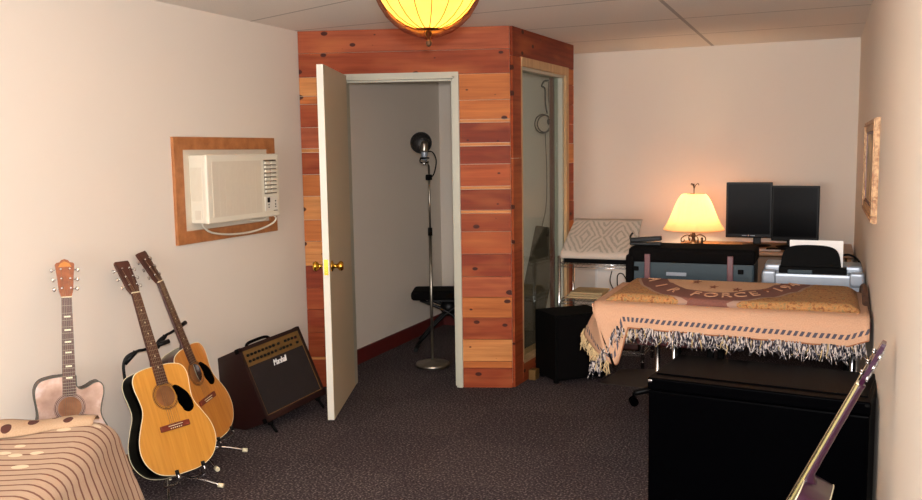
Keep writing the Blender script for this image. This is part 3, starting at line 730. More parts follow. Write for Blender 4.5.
for i in range(NU):
    for j in range(NV):
        f = bm.faces.new((gr[i][j], gr[i+1][j], gr[i+1][j+1], gr[i][j+1])); f.smooth = True
        for l, (a, b) in zip(f.loops, ((i, j), (i+1, j), (i+1, j+1), (i, j+1))): l[uvl].uv = (us[a]+.42, vs_[b]+.92)
th = obj('throw_blanket', bm, 'stripe', None, solid=.006); th.location = ot.location; th.rotation_euler = (0, 0, ang)
tag(th, 'beige and brown striped throw with pale leaves draped over the ottoman', 'blanket')
bm = bmesh.new(); uvl = bm.loops.layers.uv.new('UVMap')
ns = 30; prof2 = [(-.0, .002), (-.025, .028), (-.06, .036), (-.10, .027), (-.125, .002)]
rows_ = []
for i in range(ns+1):
    s = i/ns; u = -.44+.37*s
    rows_.append([bm.verts.new((u, -.02+y_*(1.35-.7*s)-.085*(1-s)**1.2+.008*math.sin(s*11), .552+z_*(1.25-.7*s)+.004*math.sin(9*s)*(1 if z_ > .01 else 0))) for y_, z_ in prof2])
for i in range(ns):
    for j in range(4):
        f = bm.faces.new((rows_[i][j], rows_[i+1][j], rows_[i+1][j+1], rows_[i][j+1])); f.smooth = True
        for l, (a, b) in zip(f.loops, ((i, j), (i+1, j), (i+1, j+1), (i, j+1))): l[uvl].uv = (.38*a/ns, .1-.1*b/4)
fo = obj('folded_border', bm, 'leafborder', th, solid=.004)

# ------------------------------------------------------------------ booth interior
ms = thing('microphone_stand', 'straight round base microphone stand seen through the booth doorway', 'microphone stand', (-2.605, 5.707, 0))
bm = bmesh.new(); lathe(bm, [(.122, 0), (.125, .012), (.12, .028), (.05, .034), (.016, .04), (.012, .05), (0, .05)], 28); obj('base', bm, 'steel', ms)
bm = bmesh.new(); cyl(bm, (0, 0, .04), (0, 0, .98), .011, 10); obj('lower_tube', bm, 'steel', ms)
bm = bmesh.new(); cyl(bm, (0, 0, .96), (0, 0, 1.45), .0075, 10); obj('upper_tube', bm, 'steel', ms)
bm = bmesh.new(); cyl(bm, (0, 0, .955), (0, 0, 1.01), .016, 12); obj('clutch', bm, 'blackmatte', ms)
obj('clamp', rbox((0, -.005, 1.37), (.038, .035, .04), .005), 'blackmatte', ms)
bm = bmesh.new(); tube(bm, [(0, 0, 1.45), (-.01, -.005, 1.475), (-.02, -.01, 1.49)], .007, 8); obj('swivel', bm, 'chrome', ms)
mc = thing('microphone', 'silver studio microphone in a mount on the booth stand', 'microphone', (-2.63, 5.69, 1.50))
bm = bmesh.new(); lathe(bm, [(0, -.01), (.018, -.008), (.022, 0), (.024, .045), (.024, .05)], 18); obj('body', bm, 'silver', mc)
bm = bmesh.new(); lathe(bm, [(.025, .05), (.026, .06), (.026, .105), (.02, .122), (0, .128)], 18); obj('grille', bm, 'steel', mc)
bm = bmesh.new(); lathe(bm, [(.034, .0), (.034, .012), (.028, .012), (.028, 0), (.034, 0)], 20)
tube(bm, [(-.03, 0, .006), (-.034, 0, -.02), (0, 0, -.03), (.03, 0, -.02)], .006, 8, smooth=4); obj('shock_mount', bm, 'blackmatte', mc)
bm = bmesh.new(); lathe(bm, [(0, -.045), (.012, -.042), (.012, -.02), (0, -.018)], 12, (.0, -.01, 0)); obj('connector', bm, 'chrome', mc)
pf = thing('pop_filter', 'round black pop filter held before the booth microphone', 'pop filter', (-2.62, 5.70, 1.38))
cpt = V((-.065, .055, .235)); axd = V((.38, -.92, .0)).normalized()
bm = bmesh.new(); q = V((0, 0, 1)).rotation_difference(axd)
tube(bm, [cpt+q @ V((.074*math.cos(2*PI*k/32), .074*math.sin(2*PI*k/32), 0)) for k in range(33)], .004, 6, cap=False); obj('hoop', bm, 'black', pf)
t = NT('mesh_screen'); t.b.inputs['Base Color'].default_value = lin((20, 18, 18)); tr = t.node('ShaderNodeBsdfTransparent'); mx = t.node('ShaderNodeMixShader')
n = t.noise(t.coord(), 500, 0); t.put(mx.inputs[0], t.math('ADD', t.math('MULTIPLY', n, .2), .68)); t.put(mx.inputs[1], tr.outputs[0]); t.put(mx.inputs[2], t.b.outputs[0]); t.put(t.out.inputs[0], mx.outputs[0]); M['mesh'] = t.m
bm = bmesh.new(); lathe(bm, [(0, -.001), (.073, -.001), (.073, .001), (0, .001)], 32, cpt, axd); obj('screen', bm, 'mesh', pf)
bm = bmesh.new(); tube(bm, [(0, -.02, -.01), (.05, -.01, -.0), (.07, .0, .06), (.06, .03, .12), (.02, .05, .17), cpt+V((.02, 0, -.07))], .0045, 8, smooth=6); obj('gooseneck', bm, 'blackmatte', pf)
# keyboard bench
kb = thing('keyboard_bench', 'black padded folding bench inside the booth behind the microphone stand', 'bench', (-2.78, 6.35, 0), math.radians(20))
obj('seat', rbox((0, 0, .43), (.52, .30, .075), .035, 4), 'blackfab', kb)
obj('seat_plate', rbox((0.02, 0, .385), (.3, .2, .02), .004), 'black', kb)
bm = bmesh.new(); lathe(bm, [(0, -.06), (.06, -.055), (.07, 0), (.06, .05), (0, .06)], 18, (.03, -.02, .32), (0, 1, 0)); obj('ratchet_joint', bm, 'black', kb)
for yy in (-.09, .09):
    for sg in (-1, 1):
        bm = bmesh.new(); tube(bm, [(sg*.19, yy, .39), (.03-.03*sg, yy, .27), (-sg*.22, yy, .03)], .013, 8, smooth=3); obj('leg', bm, 'black', kb)
for sg in (-1, 1):
    bm = bmesh.new(); tube(bm, [(sg*.22, -.24, .022), (sg*.22, .24, .022)], .018, 8); obj('foot_bar', bm, 'black', kb)

# headphones hung inside the glass, with a cord
hp = thing('headphones', 'headphones hung by their cord behind the booth window glass', 'headphones', (-1.945, 6.36, 0))
bm = bmesh.new(); tube(bm, [(.03, 0, 2.06), (0, -.02, 2.055), (-.015, -.03, 2.02), (0, 0, 2.0), (.0, .01, 1.9), (.01, .02, 1.82)], .006, 6, smooth=5); tube(bm, [(.03, 0, 2.05), (.025, .01, 1.95), (.03, .03, 1.82)], .006, 6, smooth=4); obj('cord_bundle', bm, 'blackfab', hp)
for k, (r_, dx) in enumerate(((.060, 0), (.055, .012))):
    bm = bmesh.new(); tube(bm, [(dx-.02+r_*math.cos(a), 0.01*k, 1.745+r_*1.15*math.sin(a)) for a in [2*PI*i/26 for i in range(27)]], .005, 6, cap=False); obj('headband', bm, 'blackmatte', hp)
bm = bmesh.new(); lathe(bm, [(0, -.01), (.026, -.01), (.03, 0), (.026, .012), (0, .014)], 16, (.035, .01, 1.76), (1, -.3, 0)); obj('ear_cup', bm, 'blackmatte', hp)
bm = bmesh.new(); tube(bm, [(-.0, 0, 1.68), (.005, .02, 1.35), (-.03, .10, 1.1), (-.12, .2, .8), (-.13, .2, .3), (-.12, .2, .01)], .003, 6, smooth=6); obj('cord', bm, 'blackmatte', hp)
# leaning folded music case behind the glass
M['drab'] = plain('drab_canvas', (78, 68, 54), .8, var=.15, scale=20)
az = V((.12, .27, .94)).normalized(); axx = V((.95, .05, 0)); axx = (axx-az*axx.dot(az)).normalized(); ayy = az.cross(axx)
lm = Matrix.Identity(4)
for j in range(3): lm[j][0] = axx[j]; lm[j][1] = ayy[j]; lm[j][2] = az[j]
lm.translation = (-2.06, 6.15, .03)
ls = thing('leaning_panel', 'drab padded panel leaning behind the lower part of the booth window', 'panel', mat=lm)
obj('panel', rbox((0, 0, .49), (.20, .045, .98), .02, 3), 'drab', ls)
obj('end_cap', rbox((0.04, -.026, .93), (.07, .008, .05), .003), 'blackmatte', ls)

# ------------------------------------------------------------------ right half: subwoofer, wire shelf
ca = V((-1.615, 5.49, 0)); e1 = V((-.197, .205, 0)).normalized(); e2 = V((e1.y, -e1.x, 0))
sub = thing('subwoofer', 'black floor speaker cabinet beside the cedar corner', 'speaker', ca+e1*.152+e2*.20, math.atan2(e2.y, e2.x))
obj('cabinet', rbox((0, -.0, .245), (.40, .30, .44), .006), 'blackmatte', sub)
obj('grille', rbox((-.0, -.154, .245), (.37, .008, .41), .003), 'blackfab', sub)
for a in (-.17, .17):
    for b in (-.1, .1):
        bm = bmesh.new(); cyl(bm, (a, b, 0), (a, b, .028), .018, 10); obj('foot', bm, 'blackmatte', sub)
WX0, WX1, WY0, WY1 = -1.765, -1.16, 6.1, 6.48
ws = thing('wire_shelf', 'chrome wire shelving unit between the booth and the desk', 'shelf', ((WX0+WX1)/2, (WY0+WY1)/2, 0))
ox, oy = (WX1-WX0)/2, (WY1-WY0)/2
for zz in (.12, .47, .738):
    bm = bmesh.new()
    for i in range(25):
        xx = -ox+.012+i*(2*ox-.024)/24; tube(bm, [(xx, -oy, zz), (xx, oy, zz)], .0018, 5)
    for yy in (-oy, 0, oy): tube(bm, [(-ox, yy, zz-.003), (ox, yy, zz-.003)], .0032, 6)
    for yy in (-oy, oy):
        tube(bm, [(-ox, yy, zz-.028), (ox, yy, zz-.028)], .0028, 6)
        k = 30; tube(bm, [(-ox+2*ox*i/k, yy, zz-(.003 if i % 2 else .026)) for i in range(k+1)], .0018, 5)
    for xx in (-ox, ox):
        tube(bm, [(xx, -oy, zz-.003), (xx, oy, zz-.003)], .003, 6); tube(bm, [(xx, -oy, zz-.028), (xx, oy, zz-.028)], .0028, 6)
    obj('shelf_deck', bm, 'chrome', ws)
for xx in (-ox, ox):
    for yy in (-oy, oy):
        bm = bmesh.new(); cyl(bm, (xx, yy, .0), (xx, yy, .79), .0125, 12)
        for i in range(12): cyl(bm, (xx, yy, .05+i*.06), (xx, yy, .053+i*.06), .0132, 12)
        obj('post', bm, 'chrome', ws)
# mixer under lace
mx_ = thing('audio_mixer', 'black sloped audio mixer under the lace cloth on the wire shelf', 'mixer', (-1.46, 6.27, .741))
bm = bmesh.new(); prism(bm, [(-.265, -.17, 0), (-.265, .17, 0), (-.265, .17, .28), (-.265, -.17, .055)], (.47, 0, 0)); obj('case', bm, 'blackmatte', mx_)
bm = bmesh.new(); boxb(bm, (-.27, -.175, 0), (-.265, .172, .07)); boxb(bm, (.205, -.175, 0), (.21, .172, .07)); obj('end_cheek', bm, 'black', mx_)
bm = bmesh.new(); uvl = bm.loops.layers.uv.new('UVMap'); gr = []
for i in range(29):
    s = i/28; x_ = -.292+.53*s
    row = []
    for j in range(15):
        q_ = j/14
        if q_ < .12: p = V((x_, -.182, .034+q_/.12*.034))
        else:
            k = (q_-.12)/.88; p = V((x_+(.015*k if s < .5 else -.01*k)*abs(2*s-1), -.178+.35*k, .072+.222*k+.006*math.sin(s*17+k*4)*(1 if 0 < k < 1 else 0)))
        row.append(bm.verts.new(p))
    gr.append(row)
for i in range(28):
    for j in range(14):
        f = bm.faces.new((gr[i][j], gr[i+1][j], gr[i+1][j+1], gr[i][j+1])); f.smooth = True
        for l, (a, b) in zip(f.loops, ((i, j), (i+1, j), (i+1, j+1), (i, j+1))): l[uvl].uv = (a/28, b/14)
lc = obj('lace_cloth', bm, 'lace', None, solid=.006); lc.location = mx_.location
tag(lc, 'cream and grey patterned lace cloth spread over the mixer', 'cloth')
# folded lace pieces on the middle shelf
for k in range(3):
    bm = rbox((-1.60+.01*k, 6.27, .474+.008+.0165*k), (.24, .25, .015), .006, 2)
    tag(obj('folded_cloth', bm, 'yarncream'), ('lowest cream folded cloth on the middle wire shelf', 'middle cream folded cloth of the pile on the wire shelf', 'topmost cream folded cloth on the middle wire shelf')[k], 'cloth', 'folded cloths on the wire shelf')
bx = thing('wicker_tray', 'flat brown tray on the lowest deck of the wire shelf', 'tray', (-1.36, 6.28, .123))
bm = bmesh.new(); boxb(bm, (-.17, -.15, 0), (.17, .15, .01)); boxb(bm, (-.17, -.15, 0), (-.16, .15, .045)); boxb(bm, (.16, -.15, 0), (.17, .15, .045)); boxb(bm, (-.17, -.15, 0), (.17, -.14, .045)); boxb(bm, (-.17, .14, 0), (.17, .15, .045)); obj('tray', bm, 'mahog', bx)
# white board behind the shelf
bm = bmesh.new(); boxb(bm, (-1.74, 7.075, .0), (-1.05, 7.10, .78)); boxb(bm, (-1.735, 7.07, .0), (-1.72, 7.075, .78))
tag(obj('white_panel', bm, 'carton'), 'white laminate panel standing against the far wall behind the wire shelf', 'panel')
# cables by the shelf
for k, (a, lab) in enumerate((( -1.31, 'black looped cable hanging under the wire shelf deck, left loop'), (-1.15, 'black looped cable hanging under the wire shelf deck, right loop'))):
    bm = bmesh.new(); tube(bm, [(a-.06, 6.06, .70), (a-.07, 6.05, .62), (a-.02, 6.05, .55), (a+.05, 6.05, .60), (a+.02, 6.05, .68), (a-.02, 6.05, .66), (a, 6.05, .5+.03*k), (a+.07, 6.06, .44)], .004, 6, smooth=6)
    tag(obj('cable', bm, 'blackmatte'), lab, 'cable', 'cables under the wire shelf')

# ------------------------------------------------------------------ desk, lamp, monitors
dk = thing('desk', 'brown wooden desk along the far wall under the lamp and monitors', 'desk', (-.42, 6.78, 0))
obj('desktop', rbox((0, 0, .805), (1.22, .66, .03), .005), 'desk', dk)
for a in (-.58, .58): obj('side_panel', rbox((a, 0, .395), (.025, .6, .79), .003, 1), 'desk', dk)
obj('back_panel', rbox((0, .28, .5), (1.13, .015, .5), .002, 1), 'desk', dk)
dl_ = thing('desk_lamp', 'iron table lamp with glowing pleated bell shade on the far desk', 'lamp', (-.915, 6.8, .82))
bm = bmesh.new(); lathe(bm, [(.0, 0), (.075, 0), (.07, .012), (.02, .02), (.012, .05), (.018, .07), (.01, .09), (.008, .18), (.006, .36), (0, .36)], 18)
obj('stem', bm, 'iron', dl_)
for k in range(4):
    a = k*PI/2+.5; c_, s_ = math.cos(a), math.sin(a); bm = bmesh.new()
    tube(bm, [(.01*c_, .01*s_, .06), (.05*c_, .05*s_, .075), (.09*c_, .09*s_, .055), (.095*c_, .095*s_, .03), (.075*c_, .075*s_, .025), (.07*c_, .07*s_, .042)], .0045, 6, smooth=5); obj('scroll', bm, 'iron', dl_)
bm = bmesh.new(); sp_ = [(.222, .113), (.219, .122), (.198, .155), (.174, .205), (.152, .26), (.132, .31), (.112, .35), (.092, .377), (.075, .385)]
lathe(bm, sp_, 96, flute=.012, nf=32); bmesh.ops.delete(bm, geom=[f for f in bm.faces if len(f.verts) > 4], context='FACES_ONLY')
obj('lamp_shade', bm, 'lampshade', dl_, solid=.0015)
bm = bmesh.new()
for k in range(3):
    a = 2*PI*k/3; tube(bm, [(0, 0, .383), (.08*math.cos(a), .08*math.sin(a), .387)], .0018, 5)
cyl(bm, (0, 0, .35), (0, 0, .39), .004, 6); obj('spider', bm, 'iron', dl_)
bm = bmesh.new(); tube(bm, [(0, 0, .385), (0, 0, .46)], .004, 6)
for a in (.3, 2.4, 4.5): tube(bm, [(0, 0, .42), (.012*math.cos(a), .012*math.sin(a), .45), (.03*math.cos(a), .03*math.sin(a), .462), (.034*math.cos(a), .034*math.sin(a), .448)], .003, 6, smooth=4)
obj('finial', bm, 'iron', dl_)
# small ornaments beside the lamp
for k, (x_, y_, hgt) in enumerate(((-.83, 6.62, .075),)):
    bm = bmesh.new(); lathe(bm, [(0, 0), (.014, 0), (.016, .02), (.009, .035), (.006, .05), (.010, .062), (.008, .072), (0, hgt)], 12, (x_, y_, .82)); tag(obj('figurine', bm, 'iron'), 'small brown figurine standing right of the desk lamp stem', 'figurine')
GL = ['brown trinket', 'tan trinket', 'dark trinket', 'bronze trinket', 'little trinket']
for k in range(5):
    x_ = -.80+k*.042; bm = bmesh.new(); bmesh.ops.create_uvsphere(bm, u_segments=10, v_segments=6, radius=.013, matrix=Matrix.Translation((x_, 6.60-.005*k, .832)) @ Matrix.Diagonal((1.3, .9, .75, 1)))
    tag(obj('trinket', bm, ('iron', 'oak')[k % 2], smooth=True), ('small dark bead nearest the lamp in the desk trinket row', 'small tan bead second from the lamp on the desk', 'small dark bead in the middle of the desk trinket row', 'small tan bead fourth from the lamp on the desk', 'small dark bead nearest the monitors in the trinket row')[k], 'trinket', 'trinkets on the desk')
def monitor(label, x, y, wd, hg, zc, rz, base_dx, group):
    mn = thing('monitor', label, 'monitor', (x, y, .82), rz, group)
    obj('bezel', rbox((0, 0, zc), (wd, .035, hg), .006), 'black', mn)
    bm = bmesh.new(); boxb(bm, (-wd/2+.014, -.0185, zc-hg/2+.028), (wd/2-.014, -.0175, zc+hg/2-.014)); obj('screen', bm, 'screen', mn)
    obj('neck', rbox((base_dx, .03, (zc-hg/2+.03)/2+.018), (.055, .03, zc-hg/2+.06), .006), 'black', mn)
    bm = bmesh.new(); lathe(bm, [(0, 0), (.10, 0), (.10, .006), (.04, .014), (0, .016)], 24, (base_dx, 0, 0)); obj('base', bm, 'black', mn)
    return mn
m1 = monitor('left of the two black monitors, nearer the lamp', -.52, 6.83, .325, .41, .265, 0.03, .06, 'pair of black monitors')
bm = bmesh.new(); boxb(bm, (-.045, -.0188, .074), (-.012, -.018, .079)); boxb(bm, (.012, -.0188, .074), (.045, -.018, .079)); lathe(bm, [(0, 0), (.006, 0), (.006, .001), (0, .001)], 12, (0, -.018, .0765), (0, -1, 0)); obj('logo', bm, 'silver', m1)
m2 = monitor('right of the two black monitors, nearer the right wall', -.198, 6.80, .325, .40, .245, -.10, -.03, 'pair of black monitors')
bm = rbox((-.30, 6.6, .826), (.16, .05, .012), .004); tag(obj('remote_control', bm, 'blackmatte'), 'slim black remote lying on the desk before the monitors', 'remote')
bm = rbox((-.38, 6.56, .8215), (.2, .12, .002), .0005, 1); tag(obj('paper_sheet', bm, 'paper'), 'loose white paper lying on the desk before the monitors', 'paper')

# ------------------------------------------------------------------ side table with bag and printer
tb = thing('side_table', 'dark work table hidden behind the blanket covered bench', 'table', (-.44, 5.18, 0))
obj('tabletop', rbox((0, 0, .735), (1.24, .62, .03), .004), 'desk', tb)
for a in (-.12, .58):
    for b in (-.27, .27): obj('leg', rbox((a, b, .36), (.035, .035, .72), .004, 1), 'blackmatte', tb)
cs = thing('equipment_case', 'teal equipment case with black padded lid and brown straps behind the blanket', 'case', (-.685, 5.12, .752))
obj('shell', rbox((.0, 0, .08), (.68, .30, .16), .012), 'teal', cs)
obj('lid', rbox((0, 0, .198), (.69, .315, .085), .025, 3), 'blackfab', cs)
obj('end_flap', rbox((-.335, -.02, .10), (.05, .29, .20), .022, 3), 'blackfab', cs)
for a in (-.235, .215): obj('strap', rbox((a, -.158, .105), (.032, .012, .20), .004), 'burg', cs)
bm = bmesh.new(); boxb(bm, (-.13, -.1525, .085), (-.02, -.15, .105)); obj('name_plate', bm, 'silver', cs)
obj('buckle', rbox((.27, -.155, .12), (.03, .012, .025), .003, 1), 'blackmatte', cs)
obj('buckle', rbox((-.30, -.155, .12), (.03, .012, .025), .003, 1), 'blackmatte', cs)
sr = thing('stapler', 'black stapler lying on the left end of the padded case lid', 'stapler', (-.955, 5.10, .993), .05)
obj('base', rbox((0, 0, .008), (.18, .05, .016), .004), 'black', sr)
obj('arm', rbox((0, 0, .034), (.18, .042, .026), .006, 2, Matrix.Rotation(-.08, 3, 'Y')), 'black', sr)
bm = bmesh.new(); tube(bm, [(-.08, 0, .012), (-.09, 0, .045), (-.075, 0, .07)], .006, 6, smooth=4); obj('hinge', bm, 'black', sr)
pr = thing('printer', 'silver inkjet printer with black paper support behind the blanket end', 'printer', (-.052, 4.985, .752))
obj('body', rbox((0, .02, .07), (.50, .26, .14), .02, 3), 'silver', pr)
for sg, wd in ((-1, .07), (1, .07)):
    obj('end_cover', rbox((sg*.212, -.05, .11), (wd, .14, .075), .014, 3), 'silver', pr)
obj('top_cover', rbox((0, .05, .15), (.48, .2, .05), .018, 3), 'silver', pr)
obj('feed_slot', rbox((0, -.075, .135), (.33, .06, .07), .006), 'blackmatte', pr)
bm = bmesh.new(); pts = spline([(-.15, 0, 0), (-.147, 0, .08), (-.132, 0, .15), (-.09, 0, .180), (0, 0, .187), (.09, 0, .180), (.132, 0, .15), (.147, 0, .08), (.15, 0, 0)], 5)
prism(bm, pts, (0, .012, 0)); bmesh.ops.transform(bm, matrix=Matrix.Translation((-.01, -.10, .10)) @ Matrix.Rotation(-.25, 4, 'X'), verts=bm.verts[:]); obj('paper_support', bm, 'blackmatte', pr)
obj('guide', rbox((-.06, -.108, .145), (.12, .006, .02), .003), 'teal', pr)
bm = bmesh.new(); boxb(bm, (-.145, 0, 0), (.115, .0015, .19)); bmesh.ops.transform(bm, matrix=Matrix.Translation((-.022, 4.905, .872)) @ Matrix.Rotation(-.25, 4, 'X') , verts=bm.verts[:])
tag(obj('paper_stack', bm, 'paper'), 'white paper standing in the feeder of the silver printer', 'paper')
bm = bmesh.new(); tube(bm, [(.05, 5.125, .94), (.12, 5.125, .965), (.175, 5.14, .93), (.193, 5.08, .86), (.197, 4.95, .78), (.197, 4.84, .7)], .006, 8, smooth=6); tag(obj('cable', bm, 'blackmatte'), 'black cable running down from the printer along the right wall', 'cable')
bm = bmesh.new(); tube(bm, [(.178, 4.80, .72), (.184, 4.74, .84), (.186, 4.6, .865), (.187, 4.42, .83), (.188, 4.28, .78)], .016, 10, smooth=6)
M['camo'] = plain('speckled_cord', (96, 66, 50), .8, var=.48, scale=45); tag(obj('braided_cable', bm, 'camo'), 'brown speckled cable bundle between the blanket and the right wall', 'cable')

# ------------------------------------------------------------------ padded bench table and blanket
bt = thing('massage_table', 'padded burgundy table with chrome legs under the woven blanket', 'table', (-.40, 4.42, 0))
ZT = .812
obj('padded_top', rbox((.006, 0, ZT-.045), (1.185, .66, .09), .04, 4), 'burg', bt)
obj('under_frame', rbox((0, 0, ZT-.105), (1.08, .56, .03), .004, 1), 'blackmatte', bt)
for a in (-.32, .545):
    for b in (-.25, .25):
        bm = bmesh.new(); cyl(bm, (a, b, .02), (a, b, ZT-.1), .011, 12); lg = obj('leg', bm, 'chrome', bt)
        bm = bmesh.new(); cyl(bm, (a, b, 0), (a, b, .03), .016, 10); obj('leg_tip', bm, 'blackmatte', lg)
bl = thing('woven_blanket', 'peach woven blanket with arched lettering and long fringe over the padded table', 'blanket', (0, 0, 0))
X0, X1, Y0, Y1 = -1.015, .190, 4.075, 4.76
def hem(x):  # hem height of the front drop
    s = (x-X0)/(X1-X0)
    z = .715-.03*s+(.035*((s-.93)/.07) if s > .93 else 0)
    if s < .10: z -= .18*min(1, (1-s/.10)*1.25)
    return z
bm = bmesh.new(); uvl = bm.loops.layers.uv.new('UVMap')
NX = 80; cols = []
for i in range(NX+1):
    x_ = X0+(X1-X0)*i/NX; col_ = []; hz = hem(x_); wav = .006*math.sin(x_*31)+.004*math.sin(x_*57)
    top = ZT+.004; path = [(Y1, top)] + [(Y0+.05+.02*k, top) for k in (30, 20, 10, 3, 0)] + [(Y0+.025, top-.004), (Y0+.005, top-.015), (Y0-.006, top-.035)]
    for k in range(1, 9): path.append((Y0-.012-.012*k/8+wav*k/8, top-.035+(hz-top+.035)*k/8))
    d_ = 0; ds = [0]
    for a, b in zip(path, path[1:]): d_ += math.hypot(a[0]-b[0], a[1]-b[1]); ds.append(d_)
    for (yy, zz), dd in zip(path, ds):
        q = max(0, (top-.03-zz)/(top-.03-hz)); s_ = (x_-X0)/(X1-X0)
        col_.append((bm.verts.new((x_+.12*q*max(0, 1-s_/.2), yy-.02*q*max(0, 1-s_/.12), zz)), (x_-X0, d_-dd)))
    cols.append(col_)
for a, b in zip(cols, cols[1:]):
    for j in range(len(a)-1):
        f = bm.faces.new((a[j][0], b[j][0], b[j+1][0], a[j+1][0])); f.smooth = True
        for l, q in zip(f.loops, (a[j], b[j], b[j+1], a[j+1])): l[uvl].uv = q[1]
obj('lower_layer', bm, 'peach', bl, solid=.005)
# left side drop: flares out and ends in the hanging corner
bm = bmesh.new(); uvl = bm.loops.layers.uv.new('UVMap'); cols = []; side_hem = []
for i in range(25):
    s = i/24; yy = Y0-.02+.56*s
    drop = (ZT+.004-hem(X0))*(1-s)**1.1+.07*s
    col_ = []
    for k in range(11):
        q = k/10; fl_ = .02*math.sin(q*PI/2)+.105*q*math.sin(PI*min(1, s*1.3+.0))
        col_.append((bm.verts.new((X0-fl_-.006*math.sin(s*20)*q + .12*q*(1-s)**2.2, yy-.02*q*(1-s), ZT+.006-drop*q)), (yy, drop*(1-q))))
    cols.append(col_); side_hem.append(col_[-1][0].co.copy())
for a, b in zip(cols, cols[1:]):
    for j in range(10):
        f = bm.faces.new((a[j][0], b[j][0], b[j+1][0], a[j+1][0])); f.smooth = True
        for l, q in zip(f.loops, (a[j], b[j], b[j+1], a[j+1])): l[uvl].uv = q[1]
obj('side_drop', bm, 'peach', bl, solid=.005)
# upper folded layer carrying the emblem
bm = bmesh.new(); cols = []
UX0, UX1 = -.965, .155
for i in range(61):
    x_ = UX0+(UX1-UX0)*i/60; s = i/60
    yf = Y0+.055+.012*math.sin(s*7+1); ed = min(1, min(s, 1-s)/.05); e_ = math.sin(ed*PI/2)
    hgt = .012+.026*e_
    path = [(Y1-.01, 0), (Y1-.02, hgt*.7), (Y1-.05, hgt)] + [(yf+.03+(Y1-.08-yf-.03)*k/8, hgt+.004*math.sin(k*2.1+s*9)*e_) for k in range(8, -1, -1)] + [(yf+.012, hgt*.93), (yf, hgt*.62), (yf+.001, hgt*.25), (yf+.008, 0)]
    cols.append([bm.verts.new((x_, yy, ZT+.006+zz)) for yy, zz in path])
for a, b in zip(cols, cols[1:]):
    for j in range(len(a)-1): f = bm.faces.new((a[j], b[j], b[j+1], a[j+1])); f.smooth = True
bm.faces.new(cols[0]); bm.faces.new(cols[-1][::-1])
obj('emblem_layer', bm, 'emblem', bl)
ZB = ZT+.006+.043
for c_, a in zip('AIRFORCE·194', (-1.12, -.80, -.52, -.20, -.01, .17, .33, .50, .68, .83, .98, 1.13)):
    tb_ = text_bm(c_, .088, .0012)
    mm = Matrix.Translation((-.48, 4.98, ZB)) @ Matrix.Diagonal((1, 1.99, 1, 1)) @ Matrix.Rotation(a, 4, 'Z') @ Matrix.Translation((0, -.378-.032, 0))
    bmesh.ops.transform(tb_, matrix=mm, verts=tb_.verts[:])
    if max(v.co.y for v in tb_.verts) < Y1-.03: obj('letter', tb_, 'woventext', bl)
    else: tb_.free()
for (x_, y_) in ((-.60, 4.62), (-.50, 4.47), (-.385, 4.42), (-.25, 4.45), (-.16, 4.62)):
    bm = bmesh.new(); prism(bm, [(x_+(.024 if k % 2 == 0 else .009)*math.sin(PI*k/5), y_+(.06 if k % 2 == 0 else .024)*math.cos(PI*k/5), ZB-.002) for k in range(10)], (0, 0, .002)); obj('star', bm, 'wovenstar', bl)
# fringe
def strand(bm, p, L_, r=.0035, out=V((0, -1, 0))):
    a = V(p); j = lambda k: V((random.uniform(-k, k), random.uniform(-k, k), 0))
    tube(bm, [a, a+V((0, 0, -L_*.35))+out*.006+j(.006), a+V((0, 0, -L_*.7))+out*.004+j(.012), a+V((0, 0, -L_))+out*.0+j(.02)], [r, r*1.1, r, r*.5], 4)
bm = bmesh.new(); bm2 = bmesh.new()
for i in range(330):
    x_ = X0+.0+(X1-X0-.01)*(i+random.random()*.8)/330
    strand(bm if random.random() < .9 else bm2, (x_, Y0-.022+random.uniform(-.006, .006), hem(x_)+.008), random.uniform(.05, .085)*(1.0 if x_ > -.9 else 1.1))
for i in range(110):
    s = random.random(); k = s*23; a = int(k); p = side_hem[a].lerp(side_hem[a+1], k-a)
    strand(bm2, (p.x-.003, p.y, p.z+.008), random.uniform(.05, .08), out=V((-1.5, 0, 0)))
f1 = obj('fringe', bm, 'yarnblue', bl); f1['kind'] = 'stuff'; f1['label'] = 'grey blue fringe'
f2 = obj('fringe', bm2, 'yarncream', bl); f2['kind'] = 'stuff'; f2['label'] = 'cream fringe'

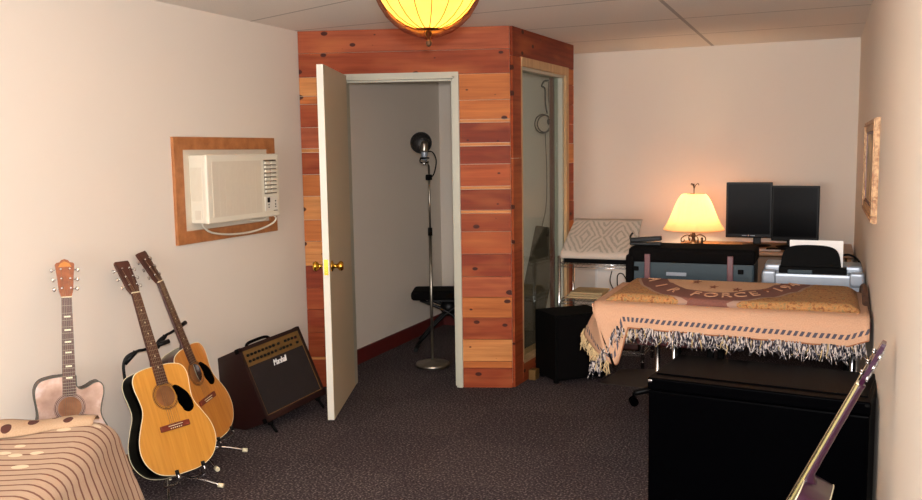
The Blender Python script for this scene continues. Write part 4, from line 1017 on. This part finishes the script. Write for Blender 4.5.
# ------------------------------------------------------------------ trunk, chair, mat
tr = thing('storage_trunk', 'large black trunk with ridged lid in the right foreground', 'trunk', (-.212, 3.74, 0), math.radians(-7))
TW, TD, TH = .83, .46, .62
obj('body', rbox((0, 0, .285), (TW, TD, .55), .008), 'blackgloss', tr)
obj('lid', rbox((0, 0, .588), (TW+.008, TD+.008, .05), .008, 3), 'blackgloss', tr)
obj('lid_ridge', rbox((.0, .02, .614), (TW*.97, TD*.80, .008), .003, 2), 'blackgloss', tr)
for sx in (-1, 1): obj('corner_guard', rbox((sx*(TW/2-.008), -TD/2-.001, .60), (.018, .012, .012), .004), 'chrome' if sx < 0 else 'blackmatte', tr)

ch = thing('swivel_stool', 'black swivel stool on casters under the work table', 'stool', (-.80, 5.30, 0))
obj('seat', rbox((0, 0, .43), (.42, .40, .07), .03, 3), 'burg', ch)
bm = bmesh.new(); cyl(bm, (0, 0, .09), (0, 0, .40), .025, 14); cyl(bm, (0, 0, .22), (0, 0, .395), .014, 10); obj('column', bm, 'black', ch)
for k in range(5):
    a = math.radians(202+72*k); dx, dy = math.cos(a), math.sin(a); bm = bmesh.new()
    tube(bm, [(0, 0, .11), (dx*.14, dy*.14, .10), (dx*.26, dy*.26, .075)], [.026, .022, .016], 8, smooth=3); lg = obj('base_arm', bm, 'black', ch)
    bm = bmesh.new(); nx, ny = -dy, dx
    for sg in (-1, 1): tube(bm, [(dx*.26+nx*sg*.012, dy*.26+ny*sg*.012, .027), (dx*.26+nx*sg*.028, dy*.26+ny*sg*.028, .027)], .027, 14)
    tube(bm, [(dx*.26, dy*.26, .03), (dx*.26, dy*.26, .08)], .008, 8); obj('caster', bm, 'blackgloss', lg)
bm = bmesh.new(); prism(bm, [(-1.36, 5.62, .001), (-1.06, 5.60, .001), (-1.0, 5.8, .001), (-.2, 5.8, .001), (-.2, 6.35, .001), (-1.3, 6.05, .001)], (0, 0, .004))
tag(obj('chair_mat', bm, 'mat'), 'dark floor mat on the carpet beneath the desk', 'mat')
# small power brick near the glass base
pb = thing('power_adapter', 'small brass coloured box on the floor between the cedar corner and the speaker', 'adapter', (-1.80, 5.60, 0), 1.5)
obj('case', rbox((0, 0, .035), (.08, .05, .07), .006), 'gold', pb)
